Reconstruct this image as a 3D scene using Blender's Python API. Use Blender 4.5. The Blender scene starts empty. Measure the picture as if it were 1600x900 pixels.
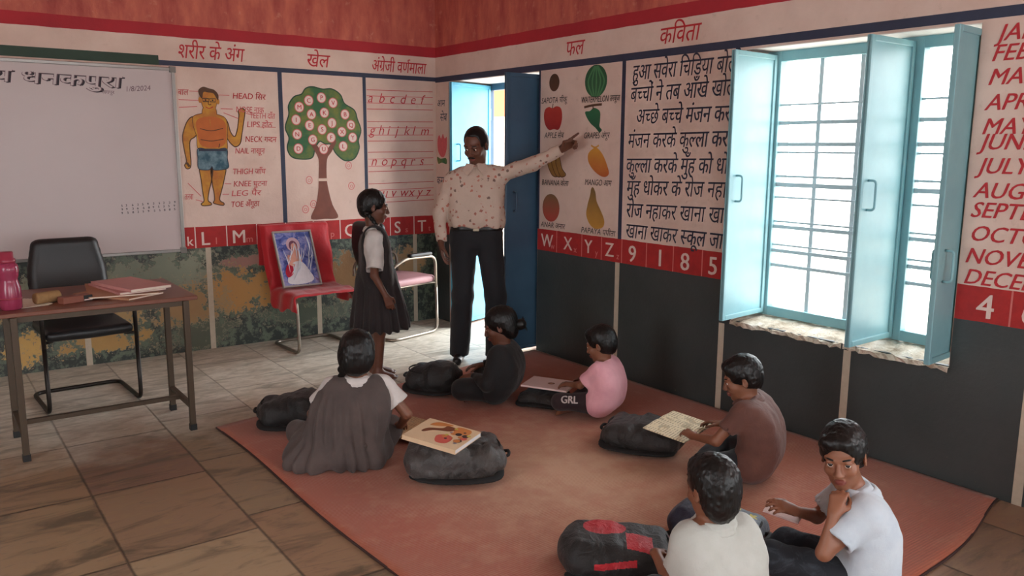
import bpy, bmesh, math, random
import numpy as np
from mathutils import Vector, Matrix, Euler

SC = bpy.context.scene
COL = SC.collection
PI = math.pi

# ------------------------------------------------------------------ camera, world, light, exposure
CAM_POS = (-3.8392, -6.3761, 1.55)
CAM_YAW, CAM_PITCH, CAM_ROLL, CAM_F = 0.634077, 0.169059, 0.0058133, 1280.244
cam_data = bpy.data.cameras.new('camera')
cam = bpy.data.objects.new('camera', cam_data)
COL.objects.link(cam)
cam_data.sensor_fit = 'HORIZONTAL'
cam_data.sensor_width = 36.0
cam_data.lens = CAM_F / 1600.0 * 36.0
cam_data.clip_start = 0.05
cam_data.clip_end = 200
_f = Vector((math.sin(CAM_YAW) * math.cos(CAM_PITCH), math.cos(CAM_YAW) * math.cos(CAM_PITCH), -math.sin(CAM_PITCH)))
_r = Vector((math.cos(CAM_YAW), -math.sin(CAM_YAW), 0))
_u = _r.cross(_f)
_r2 = _r * math.cos(CAM_ROLL) + _u * math.sin(CAM_ROLL)
_u2 = -_r * math.sin(CAM_ROLL) + _u * math.cos(CAM_ROLL)
cam.matrix_world = Matrix(((_r2.x, _u2.x, -_f.x, CAM_POS[0]), (_r2.y, _u2.y, -_f.y, CAM_POS[1]),
                           (_r2.z, _u2.z, -_f.z, CAM_POS[2]), (0, 0, 0, 1)))
SC.camera = cam

SC.view_settings.view_transform = 'Standard'
SC.view_settings.look = 'None'
SC.view_settings.gamma = 1.0
SC.view_settings.use_curve_mapping = False
SC.view_settings.exposure = -0.22

world = bpy.data.worlds.new('overcast_sky')
SC.world = world
world.use_nodes = True
_bg = world.node_tree.nodes['Background']
_bg.inputs[0].default_value = (0.93, 0.97, 1.0, 1)
_bg.inputs[1].default_value = 11.0

def area_light(name, loc, rot, sx, sy, energy, color=(1, 1, 1), portal=False):
    l = bpy.data.lights.new(name, 'AREA')
    l.shape = 'RECTANGLE'; l.size = sx; l.size_y = sy
    l.energy = energy; l.color = color
    if portal: l.cycles.is_portal = True
    o = bpy.data.objects.new(name, l); COL.objects.link(o)
    o.location = loc; o.rotation_euler = rot
    return o
# daylight portals in the window and the doorway that the photograph shows
area_light('window_portal', (0.46, -3.97, 1.33), (0, PI/2, 0), 1.54, 1.27, 1, portal=True)
area_light('door_portal', (0.46, -0.84, 1.05), (0, PI/2, 0), 2.1, 1.28, 1, portal=True)
# fill lights added in unseen wall openings behind and beside the camera
area_light('rear_fill_light', (-4.6, -8.62, 1.5), (PI/2, 0, 0), 1.5, 1.5, 4, (1.0, 0.95, 0.90))
area_light('rear_fill_light', (-1.9, -8.62, 1.5), (PI/2, 0, 0), 1.5, 1.5, 4, (1.0, 0.95, 0.90))
area_light('side_fill_light', (0.12, -6.7, 1.4), (0, PI/2, 0), 1.5, 1.3, 5, (0.95, 0.98, 1.0))
area_light('left_fill_light', (-6.32, -4.5, 1.5), (0, -PI/2, 0), 1.5, 1.5, 3, (1.0, 0.95, 0.90))

# ------------------------------------------------------------------ material helpers
def srgb(r, g, b):
    f = lambda c: (c/255/12.92) if c/255 <= 0.04045 else ((c/255 + 0.055)/1.055)**2.4
    return (f(r), f(g), f(b), 1.0)

class NT:
    """small node-tree writer"""
    def __init__(s, name):
        s.m = bpy.data.materials.new(name); s.m.use_nodes = True
        s.t = s.m.node_tree; s.b = s.t.nodes['Principled BSDF']
    def n(s, typ, **kw):
        nd = s.t.nodes.new(typ)
        for k, v in kw.items(): setattr(nd, k, v)
        return nd
    def l(s, a, b): s.t.links.new(a, b)
    def val(s, sock, v):
        if hasattr(v, 'node'): s.l(v, sock)
        else: sock.default_value = v
    def math(s, op, a, b=None, c=None, clamp=False):
        nd = s.n('ShaderNodeMath', operation=op, use_clamp=clamp)
        s.val(nd.inputs[0], a)
        if b is not None: s.val(nd.inputs[1], b)
        if c is not None: s.val(nd.inputs[2], c)
        return nd.outputs[0]
    def pos(s, obj=False):
        if obj:
            return s.n('ShaderNodeTexCoord').outputs['Object']
        return s.n('ShaderNodeNewGeometry').outputs['Position']
    def xyz(s, v):
        nd = s.n('ShaderNodeSeparateXYZ'); s.l(v, nd.inputs[0]); return nd.outputs
    def noise(s, v, scale, detail=4, rough=0.55, dist=0.0, stretch=None, out='Fac'):
        if stretch:
            mp = s.n('ShaderNodeMapping'); mp.inputs['Scale'].default_value = stretch
            s.l(v, mp.inputs[0]); v = mp.outputs[0]
        nd = s.n('ShaderNodeTexNoise'); s.l(v, nd.inputs['Vector'])
        nd.inputs['Scale'].default_value = scale; nd.inputs['Detail'].default_value = detail
        nd.inputs['Roughness'].default_value = rough; nd.inputs['Distortion'].default_value = dist
        return nd.outputs[out]
    def ramp(s, f, stops, interp='LINEAR'):
        nd = s.n('ShaderNodeValToRGB'); nd.color_ramp.interpolation = interp
        e = nd.color_ramp.elements
        while len(e) < len(stops): e.new(0.5)
        for i, (p, c) in enumerate(stops):
            e[i].position = p
            e[i].color = c if hasattr(c, '__len__') else (c, c, c, 1)
        s.l(f, nd.inputs[0]); return nd.outputs[0]
    def mix(s, f, a, b, mode='MIX'):
        nd = s.n('ShaderNodeMix', data_type='RGBA', blend_type=mode)
        s.val(nd.inputs[0], f); s.val(nd.inputs[6], a); s.val(nd.inputs[7], b)
        return nd.outputs[2]
    def bump(s, h, strength=0.3, dist=0.01):
        nd = s.n('ShaderNodeBump'); nd.inputs['Strength'].default_value = strength
        nd.inputs['Distance'].default_value = dist
        s.l(h, nd.inputs['Height']); s.l(nd.outputs[0], s.b.inputs['Normal'])
    def out(s, col=None, rough=None, **kw):
        if col is not None: s.val(s.b.inputs['Base Color'], col)
        if rough is not None: s.val(s.b.inputs['Roughness'], rough)
        for k, v in kw.items(): s.val(s.b.inputs[k.replace('_', ' ')], v)
        return s.m

MATS = {}
def mat(name, col, rough=0.6, var=0.12, scale=30, bump=0.0, metal=0.0, **kw):
    """plain procedural material: colour with soft noise variation and optional bump"""
    if name in MATS: return MATS[name]
    t = NT(name)
    p = t.pos(True)
    f = t.noise(p, scale, 3)
    c = t.mix(f, tuple(x*(1-var) for x in col[:3]) + (1,), tuple(min(1, x*(1+var)) for x in col[:3]) + (1,))
    t.out(c, rough, Metallic=metal, **kw)
    if bump: t.bump(t.noise(p, scale*4, 2), bump, 0.004)
    MATS[name] = t.m
    return t.m

# ------------------------------------------------------------------ objects and tags
def tag(o, label=None, cat=None, group=None, kind=None):
    if label: o['label'] = label
    if cat: o['category'] = cat
    if group: o['group'] = group
    if kind: o['kind'] = kind
    return o

def thing(name, label, cat, loc=(0, 0, 0), rz=0.0, group=None):
    o = bpy.data.objects.new(name, None); COL.objects.link(o)
    o.empty_display_size = 0.05
    o.location = loc; o.rotation_euler = (0, 0, rz)
    return tag(o, label, cat, group)

class MB:
    """collects shapes, builds ONE mesh object"""
    def __init__(s): s.v = []; s.f = []; s.mi = []; s.mats = []
    def slot(s, m):
        if m not in s.mats: s.mats.append(m)
        return s.mats.index(m)
    def add(s, vs, fs, m, M=None):
        o = len(s.v); k = s.slot(m)
        for p in vs:
            p = Vector(p)
            s.v.append(tuple(M @ p) if M else tuple(p))
        for f in fs:
            s.f.append(tuple(i + o for i in f)); s.mi.append(k)
        return s
    def box(s, a, b, m, M=None):
        x0, y0, z0 = a; x1, y1, z1 = b
        vs = [(x0,y0,z0),(x1,y0,z0),(x1,y1,z0),(x0,y1,z0),(x0,y0,z1),(x1,y0,z1),(x1,y1,z1),(x0,y1,z1)]
        fs = [(0,3,2,1),(4,5,6,7),(0,1,5,4),(1,2,6,5),(2,3,7,6),(3,0,4,7)]
        return s.add(vs, fs, m, M)
    def prism(s, pts, d, m, M=None):
        """outline in the local xy plane, thickness d along +z"""
        n = len(pts)
        vs = [(x, y, 0) for x, y in pts] + [(x, y, d) for x, y in pts]
        fs = [tuple(range(n))[::-1], tuple(range(n, 2*n))]
        fs += [(i, (i+1) % n, n + (i+1) % n, n + i) for i in range(n)]
        return s.add(vs, fs, m, M)
    def face(s, pts, m, M=None):
        return s.add(pts, [tuple(range(len(pts)))], m, M)
    def tube(s, path, r, m, seg=10, closed=False, M=None, flat=None):
        P = [Vector(p) for p in path]; n = len(P)
        rr = r if hasattr(r, '__len__') else [r]*n
        vs = []; fs = []
        prev = None
        for i in range(n):
            if closed: t = P[(i+1) % n] - P[i-1]
            else: t = P[min(i+1, n-1)] - P[max(i-1, 0)]
            t.normalize()
            if prev is None:
                a = Vector((0, 0, 1)) if abs(t.z) < 0.9 else Vector((1, 0, 0))
                u = t.cross(a).normalized()
            else:
                u = (prev - t * prev.dot(t)).normalized()
            prev = u; w = t.cross(u)
            for k in range(seg):
                an = 2*PI*k/seg
                q = u*math.cos(an)*rr[i] + w*math.sin(an)*rr[i]
                vs.append(P[i] + q)
        rings = n if closed else n - 1
        for i in range(rings):
            j = (i+1) % n
            for k in range(seg):
                k2 = (k+1) % seg
                fs.append((i*seg+k, i*seg+k2, j*seg+k2, j*seg+k))
        if not closed:
            fs.append(tuple(range(seg))[::-1]); fs.append(tuple(range((n-1)*seg, n*seg)))
        return s.add(vs, fs, m, M)
    def lathe(s, prof, m, seg=28, M=None):
        vs = []; fs = []
        for r, z in prof:
            for k in range(seg):
                a = 2*PI*k/seg; vs.append((r*math.cos(a), r*math.sin(a), z))
        for i in range(len(prof)-1):
            for k in range(seg):
                k2 = (k+1) % seg
                fs.append((i*seg+k, i*seg+k2, (i+1)*seg+k2, (i+1)*seg+k))
        fs.append(tuple(range(seg))[::-1]); fs.append(tuple(range((len(prof)-1)*seg, len(prof)*seg)))
        return s.add(vs, fs, m, M)
    def build(s, name, parent=None, smooth=False, bevel=0, sub=0, solid=0, merge=False):
        me = bpy.data.meshes.new(name)
        me.from_pydata(s.v, [], s.f)
        for m in s.mats: me.materials.append(m)
        me.polygons.foreach_set('material_index', s.mi)
        if merge:
            bm = bmesh.new(); bm.from_mesh(me)
            bmesh.ops.remove_doubles(bm, verts=bm.verts, dist=1e-5)
            bm.to_mesh(me); bm.free()
        if smooth:
            me.polygons.foreach_set('use_smooth', [True]*len(me.polygons))
        me.update()
        o = bpy.data.objects.new(name, me); COL.objects.link(o)
        if parent: adopt(o, parent)
        if solid:
            md = o.modifiers.new('solid', 'SOLIDIFY'); md.thickness = solid; md.offset = 0
        if bevel:
            md = o.modifiers.new('bevel', 'BEVEL'); md.width = bevel; md.segments = 2; md.limit_method = 'ANGLE'
            if smooth or True:
                me.polygons.foreach_set('use_smooth', [smooth]*len(me.polygons))
        if sub:
            md = o.modifiers.new('sub', 'SUBSURF'); md.levels = sub; md.render_levels = sub
        return o

def rounded(path, r, n=5):
    """round the corners of a polyline"""
    P = [Vector(p) for p in path]; out = [P[0]]
    for i in range(1, len(P)-1):
        a, b, c = P[i-1], P[i], P[i+1]
        d1 = (a-b); d2 = (c-b)
        rr = min(r, d1.length*0.49, d2.length*0.49)
        p1 = b + d1.normalized()*rr; p2 = b + d2.normalized()*rr
        for k in range(n+1):
            t = k/n
            out.append(p1*(1-t)**2 + b*2*t*(1-t) + p2*t*t)
    out.append(P[-1]); return out

def tmat(loc=(0, 0, 0), rot=(0, 0, 0), sc=(1, 1, 1)):
    return Matrix.LocRotScale(Vector(loc), Euler(rot), Vector(sc))

# ------------------------------------------------------------------ lettering
_tcache = {}
def _raw(s, size, shear, offset):
    key = (s, shear, offset)
    if key not in _tcache:
        c = bpy.data.curves.new('lettering', 'FONT'); c.body = s; c.size = 1.0; c.shear = shear; c.offset = offset
        c.resolution_u = 3
        o = bpy.data.objects.new('lettering', c); COL.objects.link(o)
        dg = bpy.context.evaluated_depsgraph_get()
        me = o.evaluated_get(dg).to_mesh()
        vs = [tuple(v.co) for v in me.vertices]; fs = [tuple(p.vertices) for p in me.polygons]
        o.evaluated_get(dg).to_mesh_clear()
        bpy.data.objects.remove(o); bpy.data.curves.remove(c)
        _tcache[key] = (vs, fs)
    vs, fs = _tcache[key]
    return [(x*size, y*size) for x, y, z in vs], fs

def _maxx(s):
    vs, _ = _raw(s, 1.0, 0.0, 0.0); return max(v[0] for v in vs)
def advance(s): return _maxx(s + '|') - _maxx('|')

def lettering(s, size=1.0, shear=0.0, offset=0.0, bold=0.0):
    """2D verts + faces of a line of text; half letters of Devanagari conjuncts are cut from the full letter"""
    s = list(s)
    for i in range(1, len(s)):                 # the short i stands before its consonant
        if s[i] == '\u093f':
            j = i-1
            while j >= 2 and s[j-1] == '\u094d': j -= 2
            s.insert(j, s.pop(i))
    s = ''.join(s)
    V = []; F = []; x = 0.0
    def put(vs, fs):
        o = len(V); V.extend(vs); F.extend(tuple(i+o for i in f) for f in fs)
    parts = []; cur = ''; i = 0
    while i < len(s):
        if i+1 < len(s) and s[i+1] == '\u094d':
            if cur: parts.append((cur, 'n')); cur = ''
            parts.append((s[i], 'h')); i += 2
        else:
            cur += s[i]; i += 1
    if cur: parts.append((cur, 'n'))
    for t, k in parts:
        a = advance(t)
        vs, fs = _raw(t, 1.0, 0.0, offset)
        if k == 'h':
            cut = a - 0.17
            bm = bmesh.new()
            bv = [bm.verts.new((p[0], p[1], 0)) for p in vs]
            for f in fs:
                try: bm.faces.new([bv[q] for q in f])
                except ValueError: pass
            bmesh.ops.bisect_plane(bm, geom=bm.verts[:]+bm.edges[:]+bm.faces[:], plane_co=(cut, 0, 0), plane_no=(1, 0, 0), clear_outer=True)
            bm.verts.index_update()
            vs = [(v.co.x, v.co.y) for v in bm.verts]; fs = [tuple(v.index for v in f.verts) for f in bm.faces]
            bm.free(); a = cut
        put([(p[0]+x, p[1]) for p in vs], fs)
        if bold: put([(p[0]+x+bold, p[1]+bold*0.3) for p in vs], fs)
        x += a
    return [((p[0]+p[1]*shear)*size, p[1]*size) for p in V], F, x*size

def wall_text(mb, s, u, v, size, m, W, shear=0.0, offset=0.0, bold=0.0, width=None, rot=0.0, depth=0.0015, align='L'):
    """paint a line of lettering on a wall; W(u, v, d) maps to 3D"""
    vs, fs, w = lettering(s, size, shear, offset, bold)
    sx = (width / w) if width else 1.0
    w *= sx
    if align == 'C': u -= w/2
    c, n = math.cos(rot), math.sin(rot)
    P = []
    par = list(range(len(vs)))                 # separate strokes lie a hair apart, like layers of paint
    def root(i):
        while par[i] != i: par[i] = par[par[i]]; i = par[i]
        return i
    for f in fs:
        for q in f[1:]:
            a, b = root(f[0]), root(q)
            if a != b: par[max(a, b)] = min(a, b)
    order = {}
    for i, (x, y) in enumerate(vs):
        x *= sx
        k = order.setdefault(root(i), len(order))
        P.append(W(u + x*c - y*n, v + x*n + y*c, depth + 0.00009*(k % 29)))
    mb.add(P, fs, m)
# ------------------------------------------------------------------ smooth surfaces (signed distances + surface nets)
def vnoise(P, scale, seed=0):
    """3D value noise, -1..1"""
    q = P*scale; i = np.floor(q).astype(np.int64); f = (q - i).astype(np.float32); f = f*f*(3-2*f)
    def h(ix, iy, iz):
        n = (ix*374761393 + iy*668265263 + iz*1274126177 + seed*974711) & 0x7fffffff
        n = ((n ^ (n >> 13))*1274126177) & 0x7fffffff
        n = n ^ (n >> 16)
        return (n & 0xffff).astype(np.float32)/32767.5 - 1
    r = 0
    for dx in (0, 1):
        for dy in (0, 1):
            for dz in (0, 1):
                w = (f[..., 0] if dx else 1-f[..., 0])*(f[..., 1] if dy else 1-f[..., 1])*(f[..., 2] if dz else 1-f[..., 2])
                r = r + w*h(i[..., 0]+dx, i[..., 1]+dy, i[..., 2]+dz)
    return r

class SDF:
    def __init__(s, vox=0.006): s.vox = vox; s.ops = []; s.disp = None; s.lim = None; s.floor = None
    def cap(s, a, b, ra, rb=None, k=0.015, flat=None, ff=1.0, op='+'):
        rb = ra if rb is None else rb
        s.ops.append((op, 'cap', np.array(a, float), np.array(b, float), ra, rb, k, None if flat is None else np.array(flat, float)/np.linalg.norm(flat), ff)); return s
    def ell(s, c, r, k=0.015, rot=None, op='+'):
        s.ops.append((op, 'ell', np.array(c, float), np.array(r, float), None if rot is None else np.array(rot, float), k)); return s
    def box(s, c, h, rad=0.01, k=0.01, rot=None, op='+'):
        s.ops.append((op, 'box', np.array(c, float), np.array(h, float), rad, None if rot is None else np.array(rot, float), k)); return s
    def plane(s, p, n, k=0.004, sph=None):
        """remove everything on the +n side of the plane (only inside the sphere sph=(centre, radius) if given)"""
        if sph is None and tuple(n) == (0, 0, -1) and p[2] < 0.06: s.floor = p[2]
        s.ops.append(('c', 'plane', np.array(p, float), np.array(n, float)/np.linalg.norm(n), k, sph)); return s
    def chain(s, pts, rs, k=0.015, flat=None, ff=1.0):
        for i in range(len(pts)-1): s.cap(pts[i], pts[i+1], rs[i], rs[i+1], k, flat, ff)
        return s
    def _bb(s, o):
        if o[1] == 'cap':
            a, b, ra, rb = o[2:6]
            r = max(ra, rb)
            return np.minimum(a, b)-r, np.maximum(a, b)+r
        if o[1] == 'ell':
            r = o[3].max() if o[4] is not None else o[3]
            return o[2]-r, o[2]+r
        if o[1] == 'box':
            r = np.linalg.norm(o[3])+o[4] if o[5] is not None else o[3]+o[4]
            return o[2]-r, o[2]+r
    def _ev(s, o, P):
        if o[1] == 'cap':
            _, _, a, b, ra, rb, k, fl, ff = o
            q = P - a; ab = b - a
            if fl is not None:
                q = q + (ff-1)*(q@fl)[..., None]*fl; ab = ab + (ff-1)*(ab@fl)*fl
            h = np.clip((q@ab)/max(ab@ab, 1e-9), 0, 1)
            return np.linalg.norm(q - h[..., None]*ab, axis=-1) - (ra + h*(rb-ra))
        if o[1] == 'ell':
            q = P - o[2]
            if o[4] is not None: q = q @ o[4]
            k0 = np.linalg.norm(q/o[3], axis=-1); k1 = np.linalg.norm(q/(o[3]**2), axis=-1)
            return np.where(k1 > 1e-6, k0*(k0-1)/np.maximum(k1, 1e-6), -o[3].min())
        if o[1] == 'box':
            q = P - o[2]
            if o[5] is not None: q = q @ o[5]
            d = np.abs(q) - (o[3]-o[4])
            return np.linalg.norm(np.maximum(d, 0), axis=-1) + np.minimum(d.max(-1), 0) - o[4]
    def mesh(s):
        vox = s.vox
        bbs = [s._bb(o) for o in s.ops if o[0] == '+']
        lo = np.min([b[0] for b in bbs], 0) - 4*vox - 0.012; hi = np.max([b[1] for b in bbs], 0) + 4*vox + 0.012
        if s.lim is not None:
            lo = np.maximum(lo, s.lim[0]); hi = np.minimum(hi, s.lim[1])
        n = np.ceil((hi-lo)/vox).astype(int)+1
        ax = [lo[i] + vox*np.arange(n[i]) for i in range(3)]
        D = np.full(n, 0.5, np.float32)
        for o in s.ops:
            if o[1] == 'plane':
                _, _, p, nn, k, sph = o
                d = (ax[0][:, None, None]-p[0])*nn[0] + (ax[1][None, :, None]-p[1])*nn[1] + (ax[2][None, None, :]-p[2])*nn[2]
                if sph is not None:
                    c, r = sph
                    e = np.sqrt((ax[0][:, None, None]-c[0])**2 + (ax[1][None, :, None]-c[1])**2 + (ax[2][None, None, :]-c[2])**2) - r
                    d = -np.maximum(-d, e)      # solid removed: half space inside the sphere
                D = np.maximum(D, d.astype(np.float32)); continue
            k = o[-1] if o[1] != 'cap' else o[6]
            a, b = s._bb(o); mg = k + 4*vox
            i0 = np.clip(np.floor((a-mg-lo)/vox).astype(int), 0, n); i1 = np.clip(np.ceil((b+mg-lo)/vox).astype(int)+1, 0, n)
            if (i1 <= i0).any(): continue
            sl = tuple(slice(i0[i], i1[i]) for i in range(3))
            P = np.stack(np.meshgrid(ax[0][sl[0]], ax[1][sl[1]], ax[2][sl[2]], indexing='ij'), -1)
            d = s._ev(o, P).astype(np.float32); e = D[sl]
            if o[0] == '+':
                h = np.clip(0.5 + 0.5*(e-d)/k, 0, 1); D[sl] = e*(1-h) + d*h - k*h*(1-h)
            else:
                d = -d; h = np.clip(0.5 - 0.5*(e-d)/k, 0, 1); D[sl] = e*(1-h) + d*h + k*h*(1-h)
        if s.disp is not None:
            m = np.abs(D) < 0.03 + 3*vox
            I = np.argwhere(m)
            D[m] += s.disp(lo + I*vox).astype(np.float32)
        if s.floor is not None:                 # nothing sinks below what it rests on
            D = np.maximum(D, (s.floor - ax[2])[None, None, :].astype(np.float32))
        D[0] = D[-1] = 0.1; D[:, 0] = D[:, -1] = 0.1; D[:, :, 0] = D[:, :, -1] = 0.1
        ins = D < 0
        c = np.zeros(n-1, np.int8)
        for dx in (0, 1):
            for dy in (0, 1):
                for dz in (0, 1):
                    c += ins[dx:n[0]-1+dx, dy:n[1]-1+dy, dz:n[2]-1+dz]
        act = (c > 0) & (c < 8)
        I = np.argwhere(act); idx = np.full(n-1, -1, np.int64); idx[act] = np.arange(len(I))
        acc = np.zeros((len(I), 3)); cnt = np.zeros(len(I))
        for axn in range(3):
            o1, o2 = [q for q in range(3) if q != axn]
            for u in (0, 1):
                for w in (0, 1):
                    off = np.zeros(3, int); off[o1] = u; off[o2] = w
                    A = I + off; B = A.copy(); B[:, axn] += 1
                    d0 = D[A[:, 0], A[:, 1], A[:, 2]]; d1 = D[B[:, 0], B[:, 1], B[:, 2]]
                    m = (d0 < 0) != (d1 < 0)
                    t = d0[m]/(d0[m]-d1[m])
                    p = off[None].astype(float).repeat(m.sum(), 0); p[:, axn] += t
                    acc[m] += p; cnt[m] += 1
        V = lo + (I + acc/cnt[:, None])*vox
        F = []
        for axn in range(3):
            o1, o2 = [(1, 2), (2, 0), (0, 1)][axn]
            a = [slice(1, -1)]*3; a[axn] = slice(0, -1); b = list(a); b[axn] = slice(1, None)
            s0 = ins[tuple(a)]; s1 = ins[tuple(b)]
            E = np.argwhere(s0 != s1)
            if not len(E): continue
            flip = s0[E[:, 0], E[:, 1], E[:, 2]]
            G = E + 1; G[:, axn] -= 1
            def ci(u, w):
                q = G.copy(); q[:, o1] += u; q[:, o2] += w; return idx[q[:, 0], q[:, 1], q[:, 2]]
            q = np.stack([ci(-1, -1), ci(0, -1), ci(0, 0), ci(-1, 0)], -1)
            q[~flip] = q[~flip][:, ::-1]
            F.append(q)
        F = np.concatenate(F)
        F = F[(F >= 0).all(1)]
        return V, F
    def build(s, name, m, parent=None, paint=None, relax=1):
        """paint(P) -> material index per face centre"""
        V, F = s.mesh()
        if relax:                     # light relaxation of the quad net
            for _ in range(relax):
                S = np.zeros_like(V); N = np.zeros(len(V))
                for k in range(4):
                    a, b = F[:, k], F[:, (k+1) % 4]
                    np.add.at(S, a, V[b]); np.add.at(N, a, 1); np.add.at(S, b, V[a]); np.add.at(N, b, 1)
                V = V*0.5 + 0.5*S/np.maximum(N, 1)[:, None]
        me = bpy.data.meshes.new(name)
        me.vertices.add(len(V)); me.vertices.foreach_set('co', V.astype(np.float32).ravel())
        me.loops.add(len(F)*4); me.loops.foreach_set('vertex_index', F.astype(np.int32).ravel())
        me.polygons.add(len(F)); me.polygons.foreach_set('loop_start', (np.arange(len(F))*4).astype(np.int32))
        me.polygons.foreach_set('use_smooth', [True]*len(F))
        ms = m if isinstance(m, (list, tuple)) else [m]
        for x in ms: me.materials.append(x)
        if paint is not None:
            me.polygons.foreach_set('material_index', paint(V[F].mean(1)).astype(np.int32))
        me.update(calc_edges=True); me.validate()
        o = bpy.data.objects.new(name, me); COL.objects.link(o)
        if parent: adopt(o, parent)
        return o
def adopt(o, parent):
    """parent while keeping world coordinates"""
    o.parent = parent
    if parent.get('world_coords'):
        o.matrix_parent_inverse = Matrix.Translation(parent.location).inverted()
def rot3(rx=0, ry=0, rz=0):
    return np.array(Euler((rx, ry, rz)).to_matrix())
V3 = lambda *a: np.array(a, float)
def unit(v): v = np.array(v, float); return v/np.linalg.norm(v)
# ------------------------------------------------------------------ the room
RX0, RY0, RZ = -6.2, -8.5, 3.25          # left wall, rear wall, ceiling; the corner in view is the origin
DOOR = (-1.48, -0.21, 0.0, 2.11)          # y0, y1, z0, z1 in the right wall
WIN = (-4.60, -3.33, 0.56, 2.10)
WIN2 = (-7.4, -6.1, 0.56, 2.10)
TH = 0.45

def wall_paint(name, patches):
    """painted plaster: dark dado, red lettered band, white field, red stripe, rose top; peeled patches on the dado"""
    t = NT(name)
    p = t.pos(); x, y, z = t.xyz(p)
    wob = t.noise(p, 6, 3)
    zz = t.math('ADD', z, t.math('MULTIPLY', t.math('SUBTRACT', wob, 0.5), 0.012))
    n1 = t.noise(p, 2.2, 5, 0.6); n2 = t.noise(p, 14, 4, 0.65); n3 = t.noise(p, 45, 4, 0.7); nw = t.noise(p, 5, 3, 0.6)
    # white field, a little soiled
    white = t.mix(t.ramp(n1, [(0.35, 0), (0.7, 1)]), srgb(226, 200, 186), srgb(208, 178, 164))
    white = t.mix(t.ramp(n2, [(0.62, 0), (0.75, 0.45)]), white, srgb(188, 160, 142))
    red = t.mix(t.ramp(n2, [(0.3, 0), (0.7, 1)]), srgb(182, 42, 40), srgb(158, 36, 36))
    stripe = t.mix(t.ramp(n1, [(0.3, 0), (0.7, 1)]), srgb(182, 40, 50), srgb(158, 36, 46))
    streak = t.noise(p, 3.0, 5, 0.65, stretch=(2.2, 2.2, 0.7))
    rose = t.mix(t.ramp(streak, [(0.35, 0), (0.65, 1)]), srgb(206, 112, 92), srgb(166, 72, 66))
    rose = t.mix(t.ramp(n2, [(0.6, 0), (0.78, 0.6)]), rose, srgb(222, 160, 140))
    dado = t.mix(t.ramp(n1, [(0.3, 0), (0.7, 1)]), (srgb(42, 50, 46) if patches else srgb(54, 60, 60)), (srgb(54, 58, 56) if patches else srgb(66, 70, 70)))
    dado = t.mix(t.ramp(n3, [(0.66, 0), (0.74, 0.5)]), dado, srgb(92, 96, 84))
    if patches:
        gpat = t.ramp(t.math('MULTIPLY', n2, t.math('ADD', n3, 0.35)), [(0.40, 0), (0.50, 1)])
        dado = t.mix(gpat, dado, t.mix(n3, srgb(120, 128, 108), srgb(70, 84, 72)))
        for (cx, cz, rx, rz, c1, c2) in patches:
            a = t.math('DIVIDE', t.math('SUBTRACT', x, cx), rx)
            b = t.math('DIVIDE', t.math('SUBTRACT', z, cz), rz)
            r = t.math('SQRT', t.math('ADD', t.math('MULTIPLY', a, a), t.math('MULTIPLY', b, b)))
            e = t.math('ADD', r, t.math('ADD', t.math('MULTIPLY', t.math('SUBTRACT', n2, 0.5), 2.6), t.math('ADD', t.math('MULTIPLY', t.math('SUBTRACT', n3, 0.5), 2.0), t.math('MULTIPLY', t.math('SUBTRACT', nw, 0.5), 2.2))))
            rim = t.ramp(e, [(0.88, 0.8), (1.05, 0)])
            core = t.ramp(e, [(0.78, 1), (0.85, 0)])
            dado = t.mix(rim, dado, t.mix(n2, srgb(176, 166, 140), srgb(96, 92, 76)))
            dado = t.mix(core, dado, t.mix(n1, c1, c2))
    else:
        scuff = t.ramp(t.math('MULTIPLY', n2, n3), [(0.38, 0), (0.46, 0.7)])
        low = t.ramp(z, [(0.0, 1), (0.35, 0)])
        dado = t.mix(t.math('MULTIPLY', scuff, low), dado, srgb(120, 112, 80))
    f = t.math('DIVIDE', zz, 4.0)
    def step(h): return t.math('GREATER_THAN', zz, h)
    c = t.mix(step(0.79), dado, red)
    c = t.mix(step(0.95), c, white)
    c = t.mix(step(2.325), c, stripe)
    c = t.mix(step(2.41), c, rose)
    rough = t.mix(step(0.79), (0.42, 0.42, 0.42, 1), (0.75, 0.75, 0.75, 1))
    t.out(c, t.xyz(rough)[0])
    t.bump(t.math('ADD', n3, t.math('MULTIPLY', n2, 2.0)), 0.25, 0.006)
    return t.m

OCH, OCH2 = srgb(186, 142, 84), srgb(146, 106, 66)
GRY, GRY2 = srgb(150, 152, 130), srgb(100, 108, 92)
M_back = wall_paint('painted_plaster_peeling', [
    (-2.35, 0.60, 0.42, 0.17, GRY, GRY2), (-1.72, 0.66, 0.22, 0.06, srgb(186, 130, 118), srgb(120, 100, 88)),
    (-1.78, 0.44, 0.42, 0.17, OCH, srgb(176, 124, 66)), (-2.22, 0.36, 0.26, 0.20, OCH2, srgb(186, 158, 112)),
    (-2.12, 0.12, 0.30, 0.10, GRY2, srgb(72, 74, 60)), (-3.28, 0.19, 0.13, 0.13, srgb(214, 176, 96), OCH),
    (-2.78, 0.16, 0.34, 0.08, srgb(200, 160, 90), OCH2), (-2.62, 0.42, 0.22, 0.14, srgb(206, 176, 120), OCH2),
    (-3.6, 0.5, 0.3, 0.15, GRY, OCH), (-0.92, 0.46, 0.2, 0.2, OCH2, srgb(120, 90, 56)), (-1.3, 0.2, 0.35, 0.08, GRY2, srgb(66, 76, 64)),
    (-0.3, 0.5, 0.16, 0.2, srgb(190, 160, 120), OCH2), (-3.1, 0.55, 0.3, 0.1, GRY2, GRY)])
M_right = wall_paint('painted_plaster_dark_dado', [])
M_plain = mat('lime_plaster', srgb(206, 176, 160), 0.8, 0.1, 4)
M_blue = mat('slate_blue_paint', srgb(48, 54, 76), 0.6, 0.15, 20)
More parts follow.
